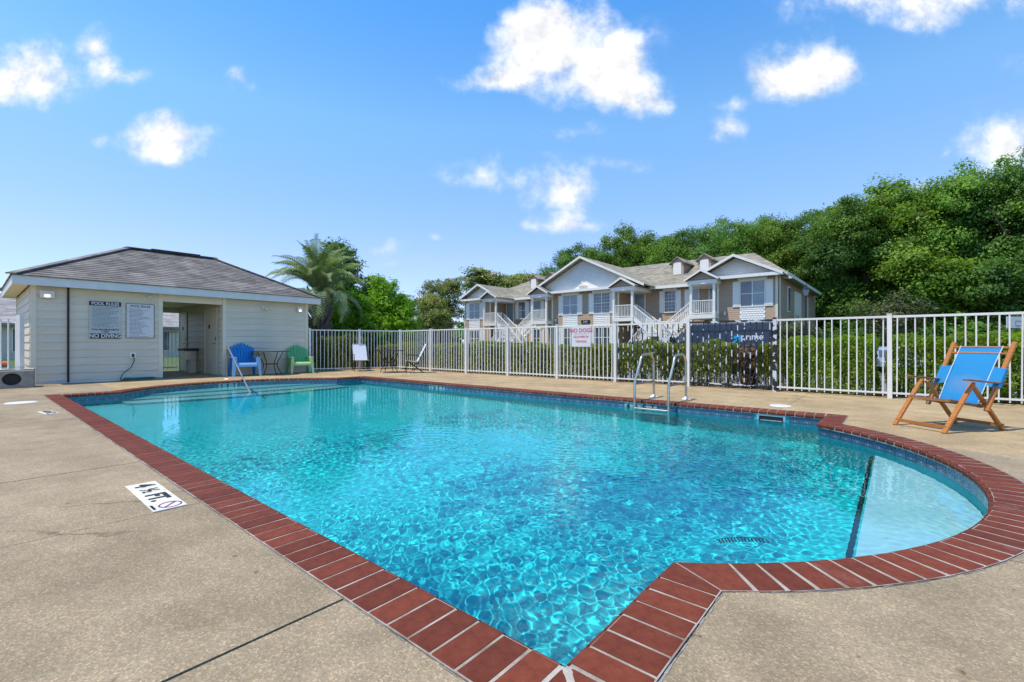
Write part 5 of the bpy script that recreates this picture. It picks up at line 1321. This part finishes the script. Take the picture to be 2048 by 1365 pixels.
# deck lids and depth plates
def lid(px, py, r, label):
    Y = 920/(py-688); o = MB().lathe([(r, 0), (r, .006), (r*.94, .012), (r*.3, .0125)], 28).build('skimmer_lid', M['signw'], None, loc=((px-1024)/920*Y, Y, .001)); tag(o, label, 'lid'); return o
lid(1561, 813, .155, 'round white skimmer lid on the deck behind the far coping'); lid(42, 806.6, .20, 'round white lid on the deck at the left edge')
def depth_plate(u0, u1, v0, v1, label):
    w = u1-u0; h = v1-v0; t = thing('depth_plate', label, 'sign', W((u0+u1)/2, (v0+v1)/2, .001), ROT); n = 5; pw = w/n
    for k in range(n): inst('tile', MB().box(-pw/2+.002, pw/2-.002, -h/2, h/2, 0, .005).mesh('tile', M['plate'] if k < 4 else M['signw']), t, (-w/2+(k+.5)*pw, 0, 0))
    s = h*.86
    text('4', s, M['ink'], t, (-w/2+pw*.62, 0, .0065), (0, 0, 0), .006); text('½', s*.9, M['ink'], t, (-w/2+pw*1.65, 0, .0065), (0, 0, 0), .002)
    text('FT.', s, M['ink'], t, (-w/2+pw*3.0, 0, .0065), (0, 0, 0), .006)
    cx = w/2-pw*.52; cy = .016; r = h*.36; mb = MB(); N_ = 28
    for k in range(N_):
        a = 2*math.pi*k/N_; b = 2*math.pi*(k+1)/N_
        mb.add([(cx+r*math.cos(a), cy+r*math.sin(a), .007), (cx+r*math.cos(b), cy+r*math.sin(b), .007), (cx+r*.84*math.cos(b), cy+r*.84*math.sin(b), .007), (cx+r*.84*math.cos(a), cy+r*.84*math.sin(a), .007)], [(0, 1, 2, 3)])
    mb.bar((cx-r*.6, cy+r*.6, .0075), (cx+r*.6, cy-r*.6, .0075), .007, .001); mb.build('no_diving_ring', M['red'], t)
    MB().bar((cx-.024, cy+.018, .0070), (cx+.012, cy-.012, .0070), .008, .001).bar((cx+.005, cy-.004, .0071), (cx+.028, cy-.02, .0071), .005, .001).lathe([(.006, .0068), (.006, .0073)], 8, (cx-.03, cy+.024)).build('diver_figure', M['ink'], t)
    text('NO DIVING', .019, M['ink'], t, (cx, -h/2+.014, .0068), (0, 0, 0), .0004); return t
depth_plate(2.57, 3.33, -.50, -.33, 'cream 4 ½ FT. no diving plate set in the deck near the camera')
pY = 920/(826-688); pX = (98-1024)/920*pY; t = depth_plate(9.0, 9.5, -.5, -.35, 'small cream depth plate far along the left deck'); t.location = (pX, pY, .001); t.rotation_euler = (0, 0, ROT+R(8))

# coil in the water
cY = 1.14*920/(1068-688); cX = (1483-1024)/920*cY
hel = []
for i in range(150):
    a = i*.62; s = i/150; hel.append((cX-.14+.30*s, cY+.03*math.sin(s*3)+.022*math.cos(a), -.26+.022*math.sin(a)))
o = MB().tube(hel, .004, 4).build('pool_toy', M['darkmetal']); tag(o, 'dark ribbed coil lying just under the water near the round bay', 'pool toy')

# ================================================================== FURNITURE
def plastic(name, c): return mat(name, c, tuple(x*.9 for x in c), scale=3, rough=.38)
def adirondack(name, label, loc, rot, cback, cfront, s=1.0):
    """resin chair, faces local -y"""
    mb_, mf = plastic(name+'_back', cback), plastic(name+'_front', cfront); t = thing('adirondack_chair', label, 'chair', loc, rot); t.scale = (s, s, s)
    for k in range(7):
        x = (k-3)*.073; h = .93-.035*abs(k-3)**1.5*.55; w0, w1 = .052, .066
        a = Vector((x*.80, .16, .30)); b = Vector((x*1.12, .40, h)); mbk = MB()
        mbk.add([(a.x-w0/2, a.y, a.z), (a.x+w0/2, a.y, a.z), (b.x+w1/2, b.y, b.z-.02), (b.x-w1/2, b.y, b.z-.02), (a.x-w0/2, a.y+.016, a.z), (a.x+w0/2, a.y+.016, a.z), (b.x+w1/2, b.y+.016, b.z-.02), (b.x-w1/2, b.y+.016, b.z-.02), (b.x, b.y+.004, b.z+.012), (b.x, b.y+.02, b.z+.012)],
            [(0,1,2,8,3), (4,7,9,6,5), (0,4,5,1), (1,5,6,2), (0,3,7,4), (2,6,9,8), (8,9,7,3)]); mbk.build('back_slat', mb_, t)
    MB().add([(-.27, .19, .33), (.27, .19, .33), (.33, .395, .80), (-.33, .395, .80), (-.27, .2, .33), (.27, .2, .33), (.33, .405, .80), (-.33, .405, .80)], [(0,1,2,3), (4,7,6,5), (0,4,5,1), (2,6,7,3), (1,5,6,2), (0,3,7,4)]).build('back_shell', mb_, t)
    st = MB(); ys = [-.34, -.30, -.2, 0, .2]; zs = [.30, .365, .375, .34, .30]
    for i in range(4): st.add([(-.25, ys[i], zs[i]), (.25, ys[i], zs[i]), (.25, ys[i+1], zs[i+1]), (-.25, ys[i+1], zs[i+1])], [(0,1,2,3)])
    for i in range(4): st.add([(-.25, ys[i], zs[i]-.02), (.25, ys[i], zs[i]-.02), (.25, ys[i+1], zs[i+1]-.02), (-.25, ys[i+1], zs[i+1]-.02)], [(3,2,1,0)])
    st.box(-.25, .25, -.345, -.32, .265, .33); st.build('seat', mf, t)
    for sx in (-1, 1):
        pl = [(sx*.255, -.37), (sx*.345, -.36), (sx*.36, .0), (sx*.33, .33), (sx*.27, .33)]
        if sx < 0: pl = pl[::-1]
        MB().prism(pl, .515, .540).build('armrest', mf, t, bevel=.006)
        for (y0_, y1_, yb, nm, zt) in ((-.33, -.22, -.36, 'front_leg', .515), (.18, .28, .36, 'rear_leg', .50)):
            mt2 = mf if nm == 'front_leg' else mb_
            MB().add([(sx*.24, y0_, zt), (sx*.335, y0_, zt), (sx*.335, y1_, zt), (sx*.24, y1_, zt), (sx*.30, yb-.02, 0), (sx*.355, yb-.02, 0), (sx*.355, yb+.05, 0), (sx*.30, yb+.05, 0)], [(0,1,2,3), (4,7,6,5), (0,4,5,1), (1,5,6,2), (2,6,7,3), (3,7,4,0)]).build('leg', mt2, t)
    return t
adirondack('blue', 'blue plastic adirondack chair against the pool house wall beside the handrail', W(14.86, 4.38, 0), R(42), (.010, .21, .52), (.20, .44, .74), 1.10)
adirondack('green', 'light green plastic adirondack chair at the right corner of the pool house', W(14.88, 6.13, 0), R(38), (.12, .42, .14), (.42, .68, .28), 1.03)
def patio_table(label, loc, r, z, rot=0.0):
    t = thing('patio_table', label, 'table', loc, rot); M['tglass'] = M.get('tglass') or mat('smoked_glass', (.05, .05, .045), rough=.1)
    MB().lathe([(r-.02, z-.008), (r-.02, z)], 32).build('table_top', M['tglass'], t); MB().tube([(r*math.cos(a*math.pi/16), r*math.sin(a*math.pi/16), z-.006) for a in range(33)], .013, 6, cap=False).build('rim', M['darkmetal'], t)
    for k in range(4):
        a = math.pi/4+k*math.pi/2+.2; c, s = math.cos(a), math.sin(a)
        rr = [(r*.72, z-.01), (r*.62, z*.8), (r*.42, z*.55), (r*.37, z*.42), (r*.45, z*.25), (r*.66, .0)]
        MB().tube([(c*q, s*q, w) for q, w in rr], .012, 6).build('leg', M['darkmetal'], t, smooth=True)
    MB().tube([(r*.39*math.cos(a*math.pi/12), r*.39*math.sin(a*math.pi/12), z*.46) for a in range(25)], .009, 5, cap=False).build('ring', M['darkmetal'], t); return t
patio_table('round dark metal patio table between the blue and green chairs', W(14.72, 5.10, 0), .58, .76)
patio_table('round dark metal patio table between two sling chairs by the fence', ((778-1024)/920*16.1, 16.1, 0), .50, .77, .4)
M['sling'] = mat('white_sling_fabric', (.62, .64, .66), (.55, .57, .60), scale=30, rough=.7)
def sling_chair(label, loc, rot):
    t = thing('sling_chair', label, 'chair', loc, rot)
    for sx in (-.27, .27):
        MB().tube([(sx, -.28, .0), (sx, -.24, .38), (sx, -.22, .58), (sx, -.15, .62), (sx, .12, .60), (sx, .2, .50)], .012, 6).build('arm_frame', M['darkmetal'], t, smooth=True)
        MB().tube([(sx, -.30, .41), (sx, .12, .38), (sx*.95, .42, 1.0)], .012, 6).build('side_rail', M['darkmetal'], t, smooth=True)
        MB().tube([(sx, -.2, .4), (sx, .32, 0)], .012, 6).build('leg', M['darkmetal'], t); MB().tube([(sx, .14, .4), (sx, -.05, .02)], .012, 6).build('leg', M['darkmetal'], t)
    MB().tube([(-.27, .22, .09), (.27, .22, .09)], .009, 5).build('stretcher', M['darkmetal'], t)
    MB().add([(-.25, .11, .40), (.25, .11, .40), (.24, .41, 1.0), (-.24, .41, 1.0), (-.25, .125, .40), (.25, .125, .40), (.24, .425, 1.0), (-.24, .425, 1.0)], [(0,1,2,3), (4,7,6,5), (0,4,5,1), (2,6,7,3), (0,3,7,4), (1,5,6,2)]).build('back_sling', M['sling'], t)
    MB().add([(-.25, -.30, .415), (.25, -.30, .415), (.25, .11, .385), (-.25, .11, .385), (-.25, -.30, .40), (.25, -.30, .40), (.25, .11, .37), (-.25, .11, .37)], [(0,1,2,3), (4,7,6,5), (0,4,5,1), (2,6,7,3), (0,3,7,4), (1,5,6,2)]).build('seat_sling', M['sling'], t); return t
sling_chair('white sling patio chair left of the table, back to the short fence', ((722-1024)/920*16.9, 16.9, 0), R(28))
sling_chair('white sling patio chair right of the table, seen from its side', ((828-1024)/920*15.9, 15.9, 0), R(-72))

# wooden beach chair: local -y is the sitter's front
M['canvas'] = mat('blue_canvas', (.010, .24, .50), (.008, .21, .44), scale=3, rough=.75, bump=.06, bscale=200, lo_=.2, hi=.8)
def canvas_fade():
    m = M['canvas']; nt = m.node_tree; N = nt.nodes; K = nt.links; b = N['Principled BSDF']; src = b.inputs['Base Color'].links[0].from_socket
    tc = N.new('ShaderNodeTexCoord'); s = N.new('ShaderNodeVectorMath'); s.operation = 'SUBTRACT'; K.new(tc.outputs['Object'], s.inputs[0]); s.inputs[1].default_value = (-.02, .16, .52)
    ml = N.new('ShaderNodeVectorMath'); ml.operation = 'MULTIPLY'; K.new(s.outputs[0], ml.inputs[0]); ml.inputs[1].default_value = (4.2, 3, 7)
    ln = N.new('ShaderNodeVectorMath'); ln.operation = 'LENGTH'; K.new(ml.outputs[0], ln.inputs[0]); nz = N.new('ShaderNodeTexNoise'); nz.inputs['Scale'].default_value = 9; K.new(tc.outputs['Object'], nz.inputs['Vector'])
    ad = N.new('ShaderNodeMath'); K.new(ln.outputs['Value'], ad.inputs[0]); K.new(nz.outputs['Fac'], ad.inputs[1])
    mr = N.new('ShaderNodeMapRange'); K.new(ad.outputs[0], mr.inputs[0]); mr.inputs[1].default_value = .6; mr.inputs[2].default_value = 1.5; mr.inputs[3].default_value = .55; mr.inputs[4].default_value = 0
    mx = N.new('ShaderNodeMix'); mx.data_type = 'RGBA'; K.new(mr.outputs[0], mx.inputs[0]); K.new(src, mx.inputs[6]); mx.inputs[7].default_value = (.20, .25, .33, 1); K.new(mx.outputs[2], b.inputs['Base Color'])
canvas_fade()
M['piping'] = mat('white_piping', (.62, .68, .74), rough=.7)
bc = thing('beach_chair', 'wooden folding beach chair with bright blue canvas sling', 'chair', (5.20, 5.47, 0), R(-80))
HW = .275
# profile positions are (y, z): y from -.46 (front feet) to +.44 (rear feet)
for sx in (-1, 1):
    x = sx*HW; up = (1, 0, 0)
    MB().bar((x, -.45, .0), (x, -.045, .56), .030, .048, up).build('leg', M['wood'], bc, bevel=.004)
    MB().bar((x-sx*.034, .43, .0), (x-sx*.034, -.02, .545), .030, .046, up).build('leg', M['wood'], bc, bevel=.004)
    MB().bar((x+sx*.034, .50, 1.02), (x+sx*.034, .09, .24), .030, .046, up).build('back_post', M['wood'], bc, bevel=.004)
    MB().bar((x-sx*.066, -.30, .365), (x-sx*.066, .16, .275), .026, .045, up).build('seat_rail', M['woodarm'], bc, bevel=.003)
    MB().bar((x+sx*.035, -.20, .600), (x+sx*.035, .36, .545), .062, .020, (0, 0, 1)).build('armrest', M['woodarm'], bc, bevel=.004)
MB().bar((-HW, -.41, .065), (HW, -.41, .065), .024, .036).build('stretcher', M['wood'], bc); MB().bar((-HW, .385, .065), (HW, .385, .065), .024, .036).build('stretcher', M['wood'], bc)
for (y_, z_) in ((.475, .955), (.435, .885)): MB().tube([(-HW-.03, y_, z_), (HW+.03, y_, z_)], .014, 8).build('rung', M['wood'], bc, smooth=True)
MB().bar((-HW+.05, -.30, .355), (HW-.05, -.30, .355), .03, .03).build('front_bar', M['wood'], bc); MB().bar((-HW, .15, .29), (HW, .15, .29), .03, .03).build('rear_bar', M['wood'], bc)
def cloth(prof, w0, w1, name, m, th=.006):
    n = len(prof); vs = []; 
    for s_ in (0, 1):
        for i, (y, z) in enumerate(prof):
            w = w0+(w1-w0)*i/(n-1); vs += [(-w, y-s_*0, z-s_*th), (w, y, z-s_*th)]
    f = []
    for i in range(n-1): a = 2*i; f.append((a, a+1, a+3, a+2)); b = 2*n+2*i; f.append((b+2, b+3, b+1, b))
    f += [(0, 2*n, 2*n+1, 1), (2*n-2, 2*n-1, 4*n-1, 4*n-2)]
    for i in range(n-1): a = 2*i; f += [(a, a+2, 2*n+a+2, 2*n+a), (a+1, 2*n+a+1, 2*n+a+3, a+3)]
    return MB().add(vs, f).build(name, m, bc, smooth=True)
seatp = [(-.315, .372), (-.20, .335), (-.05, .305), (.06, .295), (.12, .30)]
backp = [(.12, .30), (.15, .36), (.20, .46), (.27, .60), (.34, .73), (.41, .855), (.478, .972)]
cloth(seatp, .205, .205, 'seat_sling', M['canvas']); cloth(backp, .205, .215, 'back_sling', M['canvas'])
for sx in (-1, 1):
    MB().tube([(sx*(.206+.010*i/6), y-.004, z+.003) for i, (y, z) in enumerate(backp)], .0045, 5).build('piping', M['piping'], bc)
# pillow band wrapped round the posts
bp = [(.255+.0, .535), (.37, .755)]
for sx in (-1, 1):
    a = Vector((sx*(HW+.034), .235, .50)); b = Vector((sx*(HW+.034), .345, .715))
    MB().bar(a, b, .046, .064, (1, 0, 0)).build('post_sleeve', M['canvas'], bc, bevel=.006)
    MB().add([(sx*.20, .228, .53), (sx*.30, .212, .50), (sx*.30, .322, .715), (sx*.20, .338, .74)], [(0, 1, 2, 3) if sx > 0 else (3, 2, 1, 0)]).add([(sx*.20, .236, .53), (sx*.30, .220, .50), (sx*.30, .330, .715), (sx*.20, .346, .74)], [(3, 2, 1, 0) if sx > 0 else (0, 1, 2, 3)]).build('side_band', M['canvas'], bc)

# ================================================================== LAMP POST, HOOP, VEHICLES
M['black'] = mat('black_metal', (.01, .01, .01), rough=.4)
lp = thing('lamp_post', 'black lamp post with lantern at the right end of the apartments', 'lamp post', at(1612, 23, -.6), 0)
MB().tube([(0, 0, 0), (0, 0, .9), (0, 0, 1), (0, 0, 4.0)], [.09, .07, .05, .045], 8).build('pole', M['black'], lp, smooth=True)
MB().lathe([(.05, 4.0), (.10, 4.06), (.17, 4.30)], 6).build('lantern_glass', M['blind'], lp); MB().lathe([(.20, 4.30), (.20, 4.33), (.05, 4.46), (.03, 4.55)], 6).build('lantern_cap', M['black'], lp)
bh = thing('basketball_hoop', 'basketball hoop with white backboard at the right edge before the woods', 'hoop', at(2038, 28, -.6), R(12))
bbd = MB().box(-.95, .95, 0, .05, 2.55, 3.25).build('backboard', M['signw'], bh); MB().box(-.28, -.25, -.008, 0, 2.68, 3.0).box(.25, .28, -.008, 0, 2.68, 3.0).box(-.25, .25, -.008, 0, 2.97, 3.0).box(-.25, .25, -.008, 0, 2.68, 2.71).build('target_square', M['red'], bbd)
MB().tube([(.23*math.cos(a*math.pi/10), -.3+.23*math.sin(a*math.pi/10), 2.7) for a in range(21)], .012, 5, cap=False).build('rim', M['red'], bh)
mb = MB()
for k in range(10): a = k*math.pi/5; mb.tube([(.22*math.cos(a), -.3+.22*math.sin(a), 2.7), (.13*math.cos(a+.4), -.3+.13*math.sin(a+.4), 2.3)], .008, 4, cap=False)
nt_o = mb.build('net', M['signw'], bh); nt_o['kind'] = 'stuff'; MB().tube([(0, .6, 0), (0, .6, 2.3), (0, .05, 2.9)], .06, 8).build('pole', M['black'], bh)

def wheel_parts(t, x, y, r, w=.22):
    o = MB().lathe([(r*.96, -w/2), (r, -w/2+.03), (r, w/2-.03), (r*.96, w/2)], 20).build('wheel', M['black'], t, loc=(x, y, r), rot=(R(90), 0, 0)); MB().lathe([(r*.6, -w/2-.01), (r*.6, w/2+.01)], 14).build('rim', M['steel'], o)
def car(label, loc, rot, colour, suv=True, L=4.6, name='parked_car'):
    """long axis local x, front towards -x"""
    t = thing(name, label, 'car', loc, rot); pm = mat('car_paint_'+label.split()[0], colour, rough=.22, metal=.3, spec=.6); h = 1.72 if suv else 1.45; W_ = .9; bh_ = .95 if suv else .85
    prof = [(-L/2, .35), (-L/2+.02, .7), (-L/2+.2, bh_-.08), (-L/2+1.15, bh_+.02), (L/2-.15, bh_+.04), (L/2-.02, .75), (L/2, .35)]
    MB().prismY(prof, -W_, W_).build('body', pm, t, bevel=.05)
    cab = [(-L/2+1.05, bh_), (-L/2+1.85, h-.04), (-L/2+2.3, h), (L/2-(.55 if suv else 1.1), h-.05), (L/2-(.15 if suv else .45), bh_)]
    n = len(cab); vs = [(x, -W_+.04+.16*(z-bh_)/(h-bh_), z) for x, z in cab]+[(x, W_-.04-.16*(z-bh_)/(h-bh_), z) for x, z in cab]
    MB().add(vs, [tuple(range(n)), tuple(range(2*n-1, n-1, -1))]+[(i, n+i, n+(i+1) % n, (i+1) % n) for i in range(n)]).build('cabin', pm, t, bevel=.03)
    for sy in (-1, 1):
        yy = lambda z: sy*(W_-.03-.16*(z-bh_)/(h-bh_)+.005)
        for (xa, xb, xc, xd) in ((-L/2+1.25, -L/2+2.2, -L/2+2.2, -L/2+1.95), (-L/2+2.3, -L/2+3.25, -L/2+3.25, -L/2+2.3)):
            q = [(xa, yy(bh_+.05), bh_+.05), (xb, yy(bh_+.05), bh_+.05), (xc, yy(h-.12), h-.12), (xd, yy(h-.12), h-.12)]; MB().add(q, [(0, 1, 2, 3) if sy < 0 else (3, 2, 1, 0)]).build('side_window', M['glass'], t)
    x0_, x1_ = -L/2+1.08, -L/2+1.82; MB().add([(x0_-.01, -W_+.16, bh_+.05), (x0_-.01, W_-.16, bh_+.05), (x1_-.01, W_-.26, h-.08), (x1_-.01, -W_+.26, h-.08)], [(0, 3, 2, 1)]).build('windscreen', M['glass'], t)
    for sx in (-L/2+.85, L/2-.85):
        for sy in (-1, 1): wheel_parts(t, sx, sy*(W_-.1), .34)
    for sy in (-1, 1): MB().box(-L/2-.01, -L/2+.1, sy*.7-.15, sy*.7+.15, .62, .78).build('headlight', M['signw'], t); MB().box(L/2-.06, L/2+.0, sy*.72-.12, sy*.72+.12, .65, .85).build('tail_light', M['red'], t)
    if suv:
        for sy in (-1, 1): MB().bar((-L/2+2.2, sy*.62, h+.03), (L/2-.9, sy*.62, h+.01), .04, .04).build('roof_rail', M['black'], t)
    return t
car('white car roof showing above the hedge before the left wing', W(27.4, 26.8, -.6), ROT, (.62, .66, .70)); car('black hatchback roof above the hedge at the foot of the left stairs', W(24.0, 26.4, -.6), ROT, (.015, .016, .02))
car('slate blue estate car parked nose to nose with the delivery van', W(13.2, 29.0, -.6), ROT, (.035, .07, .10)); car('silver sedan seen through the gap in the hedge', (21.4, 26.0, -.6), R(62), (.36, .42, .50), suv=False)
# delivery van
van = thing('delivery_van', 'dark blue grey delivery van lettered prime parked behind the hedge', 'van', W(7.35, 25.3, -.6), ROT)
M['van'] = mat('van_paint', (.035, .055, .085), (.04, .06, .09), scale=2, rough=.3, metal=.2); M['vanblue'] = mat('van_swoosh', (.01, .30, .55), rough=.4)
vx = lambda u: 7.35-u
vp = [(vx(10.45), .45), (vx(10.5), .9), (vx(10.35), 1.25), (vx(9.6), 1.55), (vx(9.35), 1.75), (vx(8.35), 2.62), (vx(8.05), 2.72), (vx(4.35), 2.75), (vx(4.25), 2.6), (vx(4.22), .45)]
MB().prismY(vp[::-1] if False else vp, 0, 2.05).build('body', M['van'], van, bevel=.06)
MB().prismY([(vx(9.2), 1.72), (vx(8.55), 1.72), (vx(8.55), 2.28), (vx(8.72), 2.28)], -.012, -.001).build('side_window', M['glass'], van)
MB().add([(vx(9.38), .12, 1.74), (vx(9.38), 1.93, 1.74), (vx(8.42), 1.93, 2.57), (vx(8.42), .12, 2.57)], [(0, 3, 2, 1)]).build('windscreen', M['glass'], van, loc=(-.02, 0, .02))
MB().box(vx(8.3), vx(4.3), -.015, -.001, 2.28, 2.31).build('side_trim', M['black'], van); MB().box(vx(8.3), vx(4.3), -.012, -.001, 1.2, 1.23).build('side_trim', M['black'], van)
MB().box(vx(9.3)-.1, vx(9.3)+.1, -.28, -.03, 1.6, 2.0).build('wing_mirror', M['black'], van)
for u in (9.7, 5.1):
    for y in (.12, 1.93): wheel_parts(van, vx(u), y, .37)
for y in (.3, 1.75): MB().box(vx(10.5)-.01, vx(10.4), y-.2, y+.2, 1.0, 1.25).build('headlight', M['signw'], van)
MB().box(vx(4.22)-.01, vx(4.22)+.02, .06, .2, 1.4, 1.9).build('tail_light', M['red'], van)
text('prime', .46, M['signw'], van, (vx(5.12), -.014, 1.96), (R(90), 0, 0), .008)
sw = []; 
def ribbon(mb, pts, ws):
    n = len(pts); vs = []
    for i, (x, z) in enumerate(pts):
        a = pts[max(i-1, 0)]; b = pts[min(i+1, n-1)]; d = Vector((b[0]-a[0], b[1]-a[1])).normalized(); w = ws[i]/2; vs += [(x-d.y*w, -.014, z+d.x*w), (x+d.y*w, -.014, z-d.x*w)]
    mb.add(vs, [(2*i, 2*i+1, 2*i+3, 2*i+2) for i in range(n-1)])
mb = MB(); P_ = []; Wd = []
for i in range(13): s = i/12; P_.append((vx(7.5)+1.75*s, 1.72-.34*math.sin(s*math.pi)*1.0+.16*s*s)); Wd.append(.03+.16*math.sin(math.pi*min(1, s*.9+.05)))
ribbon(mb, P_, Wd); mb.add([(vx(6.0), -.015, 2.02), (vx(5.62), -.015, 2.06), (vx(5.70), -.015, 1.66), (vx(5.80), -.015, 1.88), (vx(6.02), -.015, 1.86)], [(0, 4, 3, 2, 1)]); mb.build('smile_arrow', M['vanblue'], van)
